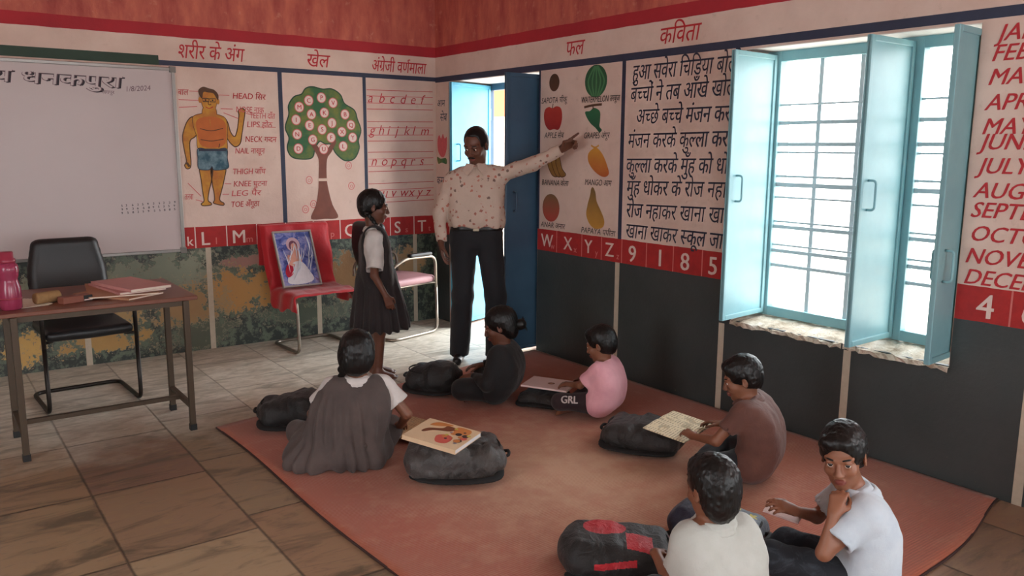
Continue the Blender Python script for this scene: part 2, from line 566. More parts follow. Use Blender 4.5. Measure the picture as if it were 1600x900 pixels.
M_green = mat('dark_green_paint', srgb(40, 62, 48), 0.6, 0.2, 20)
M_strip = mat('cream_paint', srgb(190, 176, 156), 0.7, 0.15, 25)

def wall_pieces(mb, a0, a1, holes, m, put):
    """rectangles of a wall running a0..a1 with holes (h0, h1, z0, z1)"""
    cur = a0
    for h0, h1, z0, z1 in sorted(holes):
        put(cur, h0, 0, RZ)
        if z0 > 0: put(h0, h1, 0, z0)
        put(h0, h1, z1, RZ)
        cur = h1
    put(cur, a1, 0, RZ)

mb = MB(); mb.box((RX0-TH, 0, -0.2), (TH, TH, RZ), M_back)
wall_back = tag(mb.build('wall_back'), kind='structure', label='end wall painted white over a peeling dark green dado')
mb = MB()
wall_pieces(mb, RY0, 0, [DOOR, WIN, WIN2], M_right, lambda a, b, z0, z1: mb.box((0, a, z0 if z0 else -0.2), (TH, b, z1), M_right))
wall_right = tag(mb.build('wall_right'), kind='structure', label='side wall with door and shuttered window above a near black dado')
mb = MB()
wall_pieces(mb, RX0, 0, [(-5.35, -3.85, 0.75, 2.25), (-2.65, -1.15, 0.75, 2.25)], M_plain, lambda a, b, z0, z1: mb.box((a, RY0-0.1, z0), (b, RY0, z1), M_right))
tag(mb.build('wall_rear'), kind='structure')
mb = MB()
wall_pieces(mb, RY0, 0, [(-5.25, -3.75, 0.75, 2.25)], M_plain, lambda a, b, z0, z1: mb.box((RX0-0.1, a, z0), (RX0, b, z1), M_right))
tag(mb.build('wall_left'), kind='structure')
mb = MB(); mb.box((RX0-0.1, RY0-0.1, RZ), (TH, TH, RZ+0.12), mat('ceiling_plaster', srgb(176, 150, 136), 0.85))
tag(mb.build('ceiling'), kind='structure')

# stone slab floor
def floor_mat():
    t = NT('stone_slabs'); p = t.pos(); x, y, z = t.xyz(p)
    W, H = 0.50, 0.74
    cx = t.math('ADD', t.math('DIVIDE', x, W), 20.6)
    ci = t.math('FLOOR', cx)
    sh = t.math('FRACT', t.math('MULTIPLY', t.math('SINE', t.math('MULTIPLY', ci, 12.9)), 43.7))
    cy = t.math('ADD', t.math('ADD', t.math('DIVIDE', y, H), 40.0), sh)
    cj = t.math('FLOOR', cy)
    fx = t.math('FRACT', cx); fy = t.math('FRACT', cy)
    ex = t.math('MULTIPLY', t.math('MINIMUM', fx, t.math('SUBTRACT', 1.0, fx)), W)
    ey = t.math('MULTIPLY', t.math('MINIMUM', fy, t.math('SUBTRACT', 1.0, fy)), H)
    e = t.math('ADD', t.math('MINIMUM', ex, ey), t.math('MULTIPLY', t.math('SUBTRACT', t.noise(p, 25, 2), 0.5), 0.006))
    joint = t.ramp(e, [(0.002, 1), (0.007, 0)])
    wn = t.n('ShaderNodeTexWhiteNoise', noise_dimensions='2D')
    cmb = t.n('ShaderNodeCombineXYZ'); t.l(ci, cmb.inputs[0]); t.l(cj, cmb.inputs[1]); t.l(cmb.outputs[0], wn.inputs['Vector'])
    rnd = wn.outputs['Value']
    base = t.ramp(rnd, [(0.0, srgb(134, 116, 96)), (0.25, srgb(154, 128, 100)), (0.45, srgb(140, 100, 82)), (0.6, srgb(168, 146, 116)), (0.8, srgb(126, 96, 82)), (1.0, srgb(162, 136, 106))])
    # long veins, direction differs per slab
    off = t.n('ShaderNodeVectorMath', operation='ADD'); t.l(p, off.inputs[0])
    sc = t.n('ShaderNodeVectorMath', operation='SCALE'); t.l(wn.outputs['Color'], sc.inputs[0]); sc.inputs['Scale'].default_value = 7.0
    t.l(sc.outputs[0], off.inputs[1])
    v1 = t.noise(off.outputs[0], 2.6, 5, 0.6, 1.2, stretch=(0.7, 2.4, 1))
    v2 = t.noise(off.outputs[0], 10, 5, 0.65, 0.8, stretch=(1, 2.5, 1))
    c = t.mix(t.ramp(v1, [(0.50, 0), (0.64, 0.7)]), base, srgb(74, 68, 56))
    c = t.mix(t.ramp(v2, [(0.5, 0), (0.75, 0.6)]), c, srgb(164, 140, 108))
    c = t.mix(t.ramp(v2, [(0.28, 0.5), (0.42, 0)]), c, srgb(84, 70, 56))
    # paler slabs towards the end wall, with door daylight painted into the tone
    pale_n = t.noise(p, 3.2, 5, 0.6)
    yy = t.math('ADD', y, t.math('MULTIPLY', t.math('SUBTRACT', pale_n, 0.5), 1.3))
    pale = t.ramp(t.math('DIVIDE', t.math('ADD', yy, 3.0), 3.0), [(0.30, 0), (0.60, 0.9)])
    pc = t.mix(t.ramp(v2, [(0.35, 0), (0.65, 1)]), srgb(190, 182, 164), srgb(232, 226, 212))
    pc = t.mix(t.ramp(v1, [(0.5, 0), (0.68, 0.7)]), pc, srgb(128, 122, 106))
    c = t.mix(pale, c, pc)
    c = t.mix(t.math('MULTIPLY', joint, t.math('SUBTRACT', 0.85, t.math('MULTIPLY', pale, 0.45))), c, srgb(58, 50, 42))
    t.out(c, t.ramp(v2, [(0.3, 0.36), (0.7, 0.55)]))
    t.bump(t.math('SUBTRACT', t.math('MULTIPLY', v2, 0.35), joint), 0.35, 0.006)
    return t.m
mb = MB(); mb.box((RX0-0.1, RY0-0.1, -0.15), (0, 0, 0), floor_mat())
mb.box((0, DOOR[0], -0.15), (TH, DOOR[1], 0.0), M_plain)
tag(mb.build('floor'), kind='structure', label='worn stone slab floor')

# outside: paved yard, verandah wall beyond the door
M_yard = mat('pale_paving', srgb(224, 214, 200), 0.9, 0.08, 3)
mb = MB(); mb.box((TH, -30, -0.35), (40, 30, -0.12), M_yard)
tag(mb.build('yard_ground'), kind='structure', label='sunlit paved yard outside')
mb = MB()
mb.box((3.2, 1.0, -0.12), (3.5, 6.0, 2.75), mat('cream_limewash', srgb(236, 222, 206), 0.9))
mb.box((3.16, 1.0, 2.0), (3.5, 6.0, 2.5), mat('orange_limewash', srgb(214, 128, 84), 0.9))
mb.box((0.9, 1.0, 2.75), (3.9, 6.0, 2.87), M_yard)  # unseen roof slab, added to shade the wall beyond the door
tag(mb.build('wall_outside'), kind='structure', label='cream wall with an orange band seen through the doorway')

# ------------------------------------------------------------------ window: sill, frame, grille, shutters
M_steel = NT('cyan_blue_enamel')
_p = M_steel.pos(True)
M_steel.out(M_steel.mix(M_steel.ramp(M_steel.noise(_p, 3.5, 5, 0.6), [(0.35, 0), (0.7, 1)]), srgb(138, 184, 190), srgb(122, 168, 178)), 0.42)
M_steel.bump(M_steel.noise(_p, 5, 2), 0.15, 0.01); M_steel = M_steel.m
M_steel2 = NT('shaded_blue_enamel'); _p = M_steel2.pos(True)  # door blue with the shade darkened into the colour
M_steel2.out(M_steel2.mix(M_steel2.ramp(M_steel2.noise(_p, 3, 4), [(0.35, 0), (0.7, 1)]), srgb(66, 96, 120), srgb(54, 84, 108)), 0.45)
M_steel2 = M_steel2.m
M_bar = mat('glare_pale_bar_paint', srgb(196, 208, 214), 0.5)  # bar colour lightened to carry the window glare

def rubble_sill():
    t = NT('broken_cement'); p = t.pos(True)
    n = t.noise(p, 9, 6, 0.7); n2 = t.noise(p, 40, 4, 0.7)
    t.out(t.ramp(n, [(0.3, srgb(150, 128, 104)), (0.5, srgb(206, 190, 170)), (0.7, srgb(232, 224, 212))]), 0.85)
    t.bump(t.math('ADD', n, t.math('MULTIPLY', n2, 0.5)), 0.8, 0.02)
    return t.m
rng = random.Random(4)
mb = MB(); N = 46; ms = rubble_sill()
rows = []
for i in range(N+1):
    y = WIN[0] + (WIN[1]-WIN[0])*i/N
    rows.append([(x + (rng.uniform(-0.012, 0.014) if x == -0.012 else 0), y, z + rng.uniform(-0.006, 0.006)) for x, z in ((-0.012, 0.535), (-0.012, 0.557), (0.05, 0.568), (0.12, 0.572), (0.2, 0.578), (0.42, 0.58))])
vs = [p for r in rows for p in r]; fs = []
for i in range(N):
    for k in range(5): fs.append((i*6+k, i*6+k+1, i*6+k+7, i*6+k+6))
mb.add(vs, fs, ms)
tag(mb.build('trim_1', smooth=False), kind='structure', label='broken cement window sill')

FX = 0.20                                        # inner face of the window frame
win = thing('window_1', None, None, (FX, -4.60, 0.58)); del_keys = [k for k in ('label', 'category') if k in win]
tag(win, 'blue steel window frame with horizontal bars', kind='structure')
def member(mb, y0, y1, z0, z1, x0, x1, m): mb.box((x0, y0+4.60, z0-0.58), (x1, y1+4.60, z1-0.58), m)
mb = MB()
for y0, y1 in ((-4.60, -4.55), (-4.245, -4.155), (-3.43, -3.38)): member(mb, y0, y1, 0.585, 2.10, 0.0, 0.06, M_steel)
member(mb, -4.55, -3.43, 0.585, 0.64, 0.002, 0.058, M_steel); member(mb, -4.55, -3.43, 2.04, 2.10, 0.002, 0.058, M_steel)
member(mb, -3.38, -3.33, 0.58, 2.10, 0.01, 0.06, M_steel)
mb.build('frame', win, bevel=0.004)
for z, th in ((1.80, .010), (1.70, .02), (1.58, .02), (1.535, .010), (1.40, .012), (1.352, .024), (1.28, .010), (1.14, .010), (1.11, .02), (1.005, .010), (0.97, .02), (0.885, .018)):
    mb = MB()
    member(mb, -4.55, -4.245, z-th/2, z+th/2, 0.02, 0.034, M_bar); member(mb, -4.155, -3.43, z-th/2, z+th/2, 0.02, 0.034, M_bar)
    mb.build('grille_bar', win)
for y in (-3.67, -3.91):
    mb = MB(); member(mb, y-0.012, y+0.012, 0.64, 2.04, 0.034, 0.05, M_bar); mb.build('grille_upright', win)

def steel_leaf(name, w, h, m, label, hinge, ang, handle_side=1, group=None, kindlabel='shutter', stay=False, handle_z=0.5, kind='structure'):
    """sheet steel leaf with a folded angle rim; local x runs from the hinge to the free edge, local -y is the back"""
    r = thing(name, label, None, hinge, ang)
    r['kind'] = kind
    mb = MB()
    mb.box((0.0, -0.004, 0), (w, 0.004, h), m)
    mb.build('panel', r)
    mb = MB(); e = 0.028
    for a, b in (((0, -0.013, 0), (e, 0.013, h)), ((w-e, -0.013, 0), (w, 0.013, h)), ((e, -0.013, 0), (w-e, 0.013, e)), ((e, -0.013, h-e), (w-e, 0.013, h))): mb.box(a, b, m)
    mb.build('rim', r, bevel=0.003)
    for k in range(3):
        mb = MB(); z = h*(0.12+0.38*k); mb.tube([(-0.006, 0.0, z-0.05), (-0.006, 0.0, z+0.05)], 0.009, m); mb.build('hinge', r, smooth=True)
    for sd in (-1, 1):
        mb = MB(); x = w-0.075; z = h*handle_z
        mb.tube(rounded([(x, sd*0.006, z-0.07), (x, sd*0.045, z-0.07), (x, sd*0.045, z+0.07), (x, sd*0.006, z+0.07)], 0.02), 0.006, m, 8)
        mb.build('handle', r, smooth=True)
    if stay:
        mb = MB(); z = h*0.45
        mb.tube([(w*0.05, -0.02, z), (w*0.95, -0.02, z-0.02)], 0.006, m, 8); mb.tube([(w*0.5, -0.022, z), (w*0.52, -0.022, z-0.14)], 0.004, m, 6)
        mb.build('stay_rod', r, smooth=True)
    return r
def facing(a, b): return math.atan2(b[1]-a[1], b[0]-a[0])
def leaf_between(name, a, b, z0, z1, m, label, **kw):
    return steel_leaf(name, math.hypot(b[0]-a[0], b[1]-a[1]), z1-z0, m, label, (a[0], a[1], z0), facing(a, b), **kw)
leaf_between('window_shutter', (0.195, -3.40), (-0.225, -3.44), 0.60, 2.075, M_steel, 'pale blue shutter swung in at the left of the window beside the poem')
leaf_between('window_shutter', (0.195, -4.195), (-0.215, -4.205), 0.60, 2.075, M_steel, 'pale blue shutter swung in at the middle post of the window', stay=True)
leaf_between('window_shutter', (0.195, -4.57), (-0.22, -4.60), 0.60, 2.075, M_steel, 'shaded grey blue shutter swung in at the right end of the window', handle_z=0.3)

mb = MB()
for y0, y1 in ((WIN[0], WIN[0]+0.004), (WIN[1]-0.004, WIN[1])): mb.box((0.002, y0, WIN[2]), (TH, y1, WIN[3]), M_plain)
mb.box((0.002, WIN[0]+0.004, WIN[3]-0.004), (TH, WIN[1]-0.004, WIN[3]), mat('white_lintel_paint', srgb(232, 226, 220), 0.8))
tag(mb.build('trim_2'), kind='structure', label='plastered window reveal')
mb = MB()
for y0, y1 in ((DOOR[0], DOOR[0]+0.004), (DOOR[1]-0.004, DOOR[1])): mb.box((0.002, y0, 0), (TH, y1, DOOR[3]), M_plain)
mb.box((0.002, DOOR[0]+0.004, DOOR[3]-0.004), (TH, DOOR[1]-0.004, DOOR[3]), mat('white_lintel_paint', srgb(232, 226, 220), 0.8))
tag(mb.build('trim_3'), kind='structure', label='plastered door reveal')

# ------------------------------------------------------------------ door
dr = thing('door_1', None, None, (0.40, -1.48, 0)); tag(dr, 'blue door frame set in the thick wall', kind='structure')
mb = MB()
mb.box((0, 0, 0), (0.05, 0.05, 2.11), M_steel2); mb.box((0, 1.22, 0), (0.05, 1.27, 2.11), M_steel2); mb.box((0, 0.05, 2.05), (0.05, 1.22, 2.11), M_steel2)
mb.build('frame', dr, bevel=0.004)
M_dleaf = NT('daylit_blue_enamel'); _p = M_dleaf.pos(True)  # same door blue, daylight on this leaf lightened into the colour
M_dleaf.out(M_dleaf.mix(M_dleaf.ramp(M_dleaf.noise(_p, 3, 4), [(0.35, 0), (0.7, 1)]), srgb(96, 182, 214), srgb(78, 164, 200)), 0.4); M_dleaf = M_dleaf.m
leaf_between('door_leaf', (0.395, -0.27), (-0.12, -0.44), 0.02, 2.09, M_dleaf, 'blue door leaf, lightened in colour for daylight, behind the teacher', handle_z=0.72)
leaf_between('door_leaf', (0.395, -1.42), (-0.285, -1.45), 0.02, 2.09, M_steel2, 'blue door leaf, darkened in colour for shade, swung into the room beside the fruit chart', handle_z=0.55)
# ------------------------------------------------------------------ painted lettering and pictures on the walls
def WB(u, v, d=0.0015): return (u, -d, v)               # end wall: u = x
def WR(u, v, d=0.0015): return (-d, -u, v)              # side wall: u = -y
P_red = mat('red_sign_paint', srgb(186, 36, 44), 0.6, 0.15, 40)
P_pink = mat('faded_red_paint', srgb(206, 92, 96), 0.7, 0.2, 40)
P_white = mat('white_sign_paint', srgb(226, 200, 190), 0.6, 0.1, 40)
P_rose = mat('thin_rose_paint', srgb(206, 112, 106), 0.6, 0.1, 40)
P_ink = mat('dark_blue_sign_paint', srgb(44, 48, 66), 0.6, 0.15, 40)
P_black = mat('black_sign_paint', srgb(40, 34, 34), 0.6, 0.15, 40)
P_brown = mat('brown_outline_paint', srgb(84, 52, 30), 0.6, 0.15, 40)
P_skin = NT('ochre_figure_paint'); _p = P_skin.pos()
P_skin.out(P_skin.mix(P_skin.ramp(P_skin.noise(_p, 7, 4, 0.6), [(0.38, 0), (0.62, 1)]), srgb(204, 148, 46), srgb(176, 104, 40)), 0.6); P_skin = P_skin.m
P_chest = mat('orange_figure_paint', srgb(190, 100, 40), 0.6, 0.2, 12)
P_short = NT('teal_shorts_paint'); _p = P_short.pos()
P_short.out(P_short.mix(P_short.ramp(P_short.noise(_p, 14, 4, 0.6), [(0.42, 0), (0.68, 1)]), srgb(44, 82, 98), srgb(120, 146, 156)), 0.6); P_short = P_short.m
P_leaf = NT('leaf_green_paint'); _p = P_leaf.pos()
P_leaf.out(P_leaf.mix(P_leaf.ramp(P_leaf.noise(_p, 6, 5, 0.6), [(0.4, 0), (0.68, 1)]), srgb(44, 96, 58), srgb(128, 128, 48)), 0.6); P_leaf = P_leaf.m
P_trunk = NT('trunk_brown_paint'); _p = P_trunk.pos()
P_trunk.out(P_trunk.mix(P_trunk.noise(_p, 10, 4), srgb(140, 80, 62), srgb(92, 48, 38)), 0.6); P_trunk = P_trunk.m
def fruit_paint(name, a, b, z0, z1):
    t = NT(name); p = t.pos(); x, y, z = t.xyz(p)
    f = t.math('DIVIDE', t.math('SUBTRACT', z, z0), z1-z0, clamp=True)
    n = t.math('ADD', f, t.math('MULTIPLY', t.math('SUBTRACT', t.noise(p, 14, 4), 0.5), 0.5), clamp=True)
    t.out(t.mix(n, a, b), 0.6); return t.m

def smooth_loop(pts, n=5):
    out = []; m = len(pts)
    for i in range(m):
        p0, p1, p2, p3 = (Vector(pts[(i+k-1) % m]) for k in range(4))
        for k in range(n):
            t = k/n
            out.append(0.5*((2*p1) + (p2-p0)*t + (2*p0-5*p1+4*p2-p3)*t*t + (3*p1-p0-3*p2+p3)*t**3))
    return [tuple(p) for p in out]
def smooth_line(pts, n=5):
    out = []; m = len(pts)
    for i in range(m-1):
        p0, p1, p2, p3 = (Vector(pts[min(max(i+k-1, 0), m-1)]) for k in range(4))
        for k in range(n):
            t = k/n
            out.append(tuple(0.5*((2*p1) + (p2-p0)*t + (2*p0-5*p1+4*p2-p3)*t*t + (3*p1-p0-3*p2+p3)*t**3)))
    out.append(tuple(pts[-1])); return out
def fill(mb, W, pts, m, d=0.0015, rounded_=True, n=5):
    q = smooth_loop(pts, n) if rounded_ else pts
    mb.face([W(u, v, d) for u, v in q], m)
def stroke(mb, W, pts, w, m, d=0.002, closed=False):
    P = [Vector(p) for p in pts]; n = len(P); L = []; R_ = []
    for i in range(n):
        a = P[i-1] if (closed or i > 0) else P[i]; b = P[(i+1) % n] if (closed or i < n-1) else P[i]
        t = (b-a); t = t.normalized() if t.length > 1e-9 else Vector((1, 0))
        o = Vector((-t.y, t.x))*w/2
        L.append(P[i]+o); R_.append(P[i]-o)
    vs = [W(p.x, p.y, d) for p in L] + [W(p.x, p.y, d) for p in R_]
    fs = [(i, (i+1) % n, n+(i+1) % n, n+i) for i in range(n if closed else n-1)]
    mb.add(vs, fs, m)
def disc(mb, W, u, v, r, m, d, k=20, ry=None):
    mb.face([W(u + r*math.cos(2*PI*i/k), v + (ry or r)*math.sin(2*PI*i/k), d) for i in range(k)], m)
def rect(mb, W, u0, u1, v0, v1, m, d=0.001): mb.face([W(u0, v0, d), W(u1, v0, d), W(u1, v1, d), W(u0, v1, d)], m)
def mural(mb, name, wall, label): return tag(mb.build(name, wall), label)

# borders
mb = MB()
rect(mb, WB, -2.30, 0.0, 2.122, 2.158, M_blue); rect(mb, WB, -6.2, -2.30, 2.122, 2.19, M_green)
rect(mb, WB, -1.43, -1.395, 0.95, 2.122, M_blue); rect(mb, WB, -0.705, -0.675, 0.95, 2.122, M_blue)
mural(mb, 'painted_border', wall_back, 'dark blue and green painted border lines')
mb = MB()
rect(mb, WR, 0.0, 8.5, 2.112, 2.158, M_blue)
rect(mb, WR, 2.358, 2.392, 0.95, 2.112, M_blue); rect(mb, WR, 3.27, 3.30, 0.95, 2.112, M_blue); rect(mb, WR, 1.48, 1.50, 0.95, 2.112, M_blue)
mural(mb, 'painted_border', wall_right, 'dark blue painted border lines')
for x in (-2.90, -2.03, -1.15, -0.23):
    mb = MB(); rect(mb, WB, x-0.02, x+0.02, 0.0, 0.79, M_strip, 0.002); mural(mb, 'painted_strip', wall_back, 'cream vertical strip painted on the dado')
for u in (2.363, 3.268, 4.085, 4.945):
    mb = MB(); rect(mb, WR, u-0.021, u+0.021, 0.0, 0.79 if u < 3 or u > 4.7 else 0.53, M_strip, 0.002); mural(mb, 'painted_strip', wall_right, 'cream vertical strip painted on the dado')

# headings
def heading(wall, W, s, u0, u1, v, label, size=0.15):
    mb = MB(); wall_text(mb, s, u0, v, size, P_red, W, shear=0.2, bold=0.012, width=(u1-u0)*0.96); mural(mb, 'painted_heading', wall, label)
heading(wall_back, WB, 'शरीर के अंग', -2.171, -1.672, 2.182, 'red heading above the body chart')
heading(wall_back, WB, 'खेल', -1.193, -0.995, 2.182, 'red heading above the tree')
mb = MB()
wall_text(mb, 'अंगेजी वणमाला', -0.622, 2.18, 0.14, P_red, WB, shear=0.2, bold=0.012, width=0.52)
stroke(mb, WB, [(-0.515, 2.205), (-0.535, 2.185)], 0.008, P_red); stroke(mb, WB, smooth_line([(-0.262, 2.262), (-0.272, 2.285), (-0.25, 2.29)]), 0.008, P_red)
mural(mb, 'painted_heading', wall_back, 'red heading above the small letters')
heading(wall_right, WR, 'फल', 1.775, 1.975, 2.192, 'red heading above the fruit chart')
heading(wall_right, WR, 'कविता', 2.675, 3.01, 2.186, 'red heading above the poem')

# letter band: cell lines, capitals with their small letters, numbers
mb = MB()
cells = [-2.119 + 0.2354*k for k in range(10)]
for c in [-2.119 + 0.2354*k for k in range(9)]: rect(mb, WB, c-0.004, c+0.004, 0.79, 0.95, P_white)
wall_text(mb, 'k', -2.185, 0.812, 0.10, P_white, WB, bold=0.02)
for k, c in enumerate('LMNOPQRST'):
    wall_text(mb, c, cells[k]+0.035, 0.81, 0.145, P_white, WB, bold=0.025)
    wall_text(mb, c.lower(), cells[k]+0.145, 0.812, 0.075, P_rose, WB, bold=0.02)
mural(mb, 'painted_letter_band', wall_back, 'white capitals L to T on the red band')
mb = MB()
wall_text(mb, 'U', 0.03, 0.81, 0.145, P_rose, WR, bold=0.03)
for u in (1.711, 1.992, 2.199, 2.40, 2.63, 2.863, 3.097, 4.836): rect(mb, WR, u-0.004, u+0.004, 0.79, 0.95, P_rose)
for c, u, q in (('W', 1.525, 'w'), ('X', 1.79, 'x'), ('Y', 2.02, 'y'), ('Z', 2.235, 'z')):
    wall_text(mb, c, u, 0.822, 0.135, P_white, WR, bold=0.03); wall_text(mb, q, u+0.115, 0.812, 0.065, P_rose, WR, bold=0.02)
for c, u in (('9', 2.46), ('1', 2.71), ('8', 2.92), ('5', 3.14), ('4', 4.69), ('6', 4.875), ('3', 5.1)):
    wall_text(mb, c, u, 0.81, 0.155, P_white, WR, bold=0.03)
mural(mb, 'painted_letter_band', wall_right, 'white capitals and numbers on the red band')

# body chart
mb = MB()
arm_dn = [(-2.083, 1.765), (-2.125, 1.735), (-2.158, 1.66), (-2.168, 1.60), (-2.158, 1.5), (-2.150, 1.44), (-2.165, 1.41), (-2.150, 1.385), (-2.125, 1.395), (-2.118, 1.44), (-2.120, 1.5), (-2.115, 1.59), (-2.07, 1.63), (-2.02, 1.74)]
arm_up = [(-1.87, 1.768), (-1.835, 1.735), (-1.815, 1.66), (-1.785, 1.625), (-1.762, 1.68), (-1.752, 1.735), (-1.745, 1.79), (-1.75, 1.815), (-1.722, 1.838), (-1.698, 1.825), (-1.70, 1.79), (-1.71, 1.74), (-1.728, 1.65), (-1.745, 1.575), (-1.783, 1.548), (-1.82, 1.575), (-1.85, 1.62), (-1.93, 1.72)]
torso = [(-2.083, 1.765), (-2.01, 1.79), (-1.968, 1.79), (-1.917, 1.787), (-1.85, 1.76), (-1.838, 1.68), (-1.845, 1.6), (-1.855, 1.52), (-1.96, 1.515), (-2.057, 1.528), (-2.065, 1.62), (-2.085, 1.7)]
legL = [(-2.055, 1.40), (-2.052, 1.30), (-2.045, 1.2), (-2.040, 1.145), (-2.062, 1.122), (-2.045, 1.108), (-1.99, 1.112), (-1.99, 1.128), (-2.01, 1.15), (-1.998, 1.22), (-1.975, 1.3), (-1.966, 1.40)]
legR = [(-1.97, 1.40), (-1.972, 1.28), (-1.962, 1.2), (-1.962, 1.15), (-1.972, 1.128), (-1.945, 1.115), (-1.9, 1.106), (-1.893, 1.122), (-1.923, 1.15), (-1.905, 1.22), (-1.882, 1.3), (-1.868, 1.40)]
shorts = [(-2.06, 1.535), (-1.96, 1.52), (-1.855, 1.535), (-1.85, 1.46), (-1.845, 1.392), (-1.90, 1.375), (-1.955, 1.375), (-1.968, 1.40), (-1.985, 1.378), (-2.03, 1.375), (-2.068, 1.39), (-2.068, 1.46)]
head = [(-2.02, 1.93), (-2.015, 1.86), (-1.995, 1.82), (-1.965, 1.795), (-1.93, 1.815), (-1.91, 1.86), (-1.905, 1.92), (-1.93, 1.955), (-1.97, 1.965), (-2.005, 1.955)]
neck = [(-2.0, 1.84), (-2.01, 1.77), (-1.92, 1.77), (-1.925, 1.84)]
for q in (legL, legR, arm_dn, arm_up, torso, neck, head):
    fill(mb, WB, q, P_skin, 0.0014); stroke(mb, WB, smooth_loop(q), 0.0075, P_brown, 0.0018, True)
fill(mb, WB, torso, P_skin, 0.0022)
fill(mb, WB, [(-2.06, 1.74), (-1.96, 1.77), (-1.86, 1.74), (-1.85, 1.64), (-1.87, 1.56), (-1.96, 1.54), (-2.04, 1.56), (-2.06, 1.64)], P_chest, 0.0026)
fill(mb, WB, neck, P_skin, 0.0025); fill(mb, WB, head, P_skin, 0.0028)
fill(mb, WB, shorts, P_short, 0.003); stroke(mb, WB, smooth_loop(shorts), 0.006, P_ink, 0.0032, True)
rect(mb, WB, -2.058, -1.857, 1.515, 1.533, P_ink, 0.0036)
fill(mb, WB, [(-2.03, 1.92), (-2.035, 1.96), (-2.0, 1.985), (-1.96, 1.975), (-1.92, 1.965), (-1.892, 1.93), (-1.897, 1.89), (-1.91, 1.91), (-1.93, 1.94), (-1.97, 1.945), (-2.0, 1.945), (-2.012, 1.90)], P_brown, 0.0034)
for e in ((-2.028, 1.888), (-1.898, 1.882)): disc(mb, WB, e[0], e[1], 0.012, P_skin, 0.003, ry=0.022)
for e in (-1.988, -1.937):
    stroke(mb, WB, [(e-0.022, 1.90), (e+0.022, 1.902), (e+0.02, 1.878), (e-0.018, 1.878)], 0.006, P_black, 0.0038, True); disc(mb, WB, e, 1.889, 0.006, P_black, 0.0038)
stroke(mb, WB, [(-1.967, 1.897), (-1.958, 1.897)], 0.005, P_black, 0.0038)
stroke(mb, WB, smooth_line([(-1.965, 1.885), (-1.97, 1.862), (-1.958, 1.855), (-1.948, 1.862)]), 0.005, P_brown, 0.0038)
stroke(mb, WB, smooth_line([(-1.99, 1.84), (-1.965, 1.829), (-1.935, 1.842)]), 0.006, P_red, 0.0038)
for q in ([(-2.04, 1.68), (-1.96, 1.665), (-1.87, 1.685)], [(-2.04, 1.60), (-1.96, 1.59), (-1.87, 1.605)], [(-1.965, 1.75), (-1.962, 1.70)], [(-1.90, 1.57), (-1.91, 1.54)]): stroke(mb, WB, smooth_line(q), 0.006, P_skin if q[0][1] > 1.7 else P_brown, 0.0038)
stroke(mb, WB, [(-2.15, 1.43), (-2.13, 1.40)], 0.018, P_brown, 0.0036)
for s, u0, u1, v, m in (('HEAD सिर', -1.79, -1.534, 1.908, P_red), ('NOSE नाक', -1.769, -1.551, 1.808, P_pink), ('TEETH दाँत', -1.664, -1.466, 1.765, P_pink), ('LIPS होंठ', -1.691, -1.49, 1.698, P_pink),
                      ('NECK गर्दन', -1.709, -1.462, 1.586, P_red), ('NAIL नाखून', -1.791, -1.56, 1.497, P_pink), ('THIGH जाँघ', -1.817, -1.561, 1.34, P_pink), ('KNEE घुटना', -1.816, -1.553, 1.246, P_pink),
                      ('LEG पैर', -1.837, -1.606, 1.174, P_pink), ('TOE अँगूठा', -1.842, -1.622, 1.09, P_red), ('बाल', -2.184, -2.11, 1.92, P_red), ('तलवा', -2.18, -2.118, 1.158, P_red)):
    wall_text(mb, s, u0, v, 0.062, m, WB, shear=0.15, bold=0.01, width=u1-u0)
for a, b in (((-2.18, 1.885), (-2.04, 1.885)), ((-1.89, 1.93), (-1.81, 1.93)), ((-1.88, 1.83), (-1.79, 1.83)), ((-1.86, 1.80), (-1.75, 1.76)), ((-2.18, 1.83), (-2.05, 1.84)), ((-1.88, 1.27), (-1.83, 1.268)), ((-1.90, 1.19), (-1.85, 1.19)),
             ((-2.15, 1.28), (-2.06, 1.18)), ((-2.10, 1.155), (-2.05, 1.14)), ((-1.69, 1.80), (-1.63, 1.79)), ((-1.6, 1.70), (-1.46, 1.70)), ((-2.10, 1.95), (-2.02, 1.95))): stroke(mb, WB, [a, b], 0.005, P_pink)
mural(mb, 'painted_body_chart', wall_back, 'painted man in blue shorts with body part names')

# tree of letters
mb = MB()
crown = [(-1.143, 2.02), (-1.20, 2.005), (-1.235, 1.96), (-1.30, 1.935), (-1.345, 1.87), (-1.345, 1.80), (-1.378, 1.70), (-1.35, 1.62), (-1.368, 1.54), (-1.335, 1.475), (-1.25, 1.458), (-1.17, 1.47), (-1.145, 1.54), (-1.10, 1.60), (-1.05, 1.58), (-1.0, 1.575), (-0.955, 1.50), (-0.88, 1.445), (-0.80, 1.46), (-0.755, 1.54), (-0.76, 1.61), (-0.735, 1.69), (-0.765, 1.78), (-0.79, 1.85), (-0.875, 1.90), (-0.91, 1.97), (-0.98, 2.01), (-1.06, 2.005)]
stroke(mb, WB, smooth_loop(crown), 0.02, mat('deep_leaf_paint', srgb(30, 66, 44)), 0.0012, True)
fill(mb, WB, crown, P_leaf, 0.0015)
fill(mb, WB, [(-1.196, 0.972), (-1.15, 1.08), (-1.125, 1.2), (-1.118, 1.30), (-1.112, 1.44), (-1.14, 1.51), (-1.175, 1.57), (-1.16, 1.595), (-1.12, 1.56), (-1.075, 1.505), (-1.03, 1.54), (-0.975, 1.61), (-0.955, 1.59), (-1.0, 1.51), (-1.04, 1.45), (-1.048, 1.30), (-1.035, 1.2), (-1.005, 1.08), (-0.958, 0.972), (-1.08, 0.965)], P_trunk, 0.0019, n=4)
rect(mb, WB, -1.125, -1.04, 1.275, 1.297, mat('bare_plaster', srgb(214, 186, 170)), 0.0023)
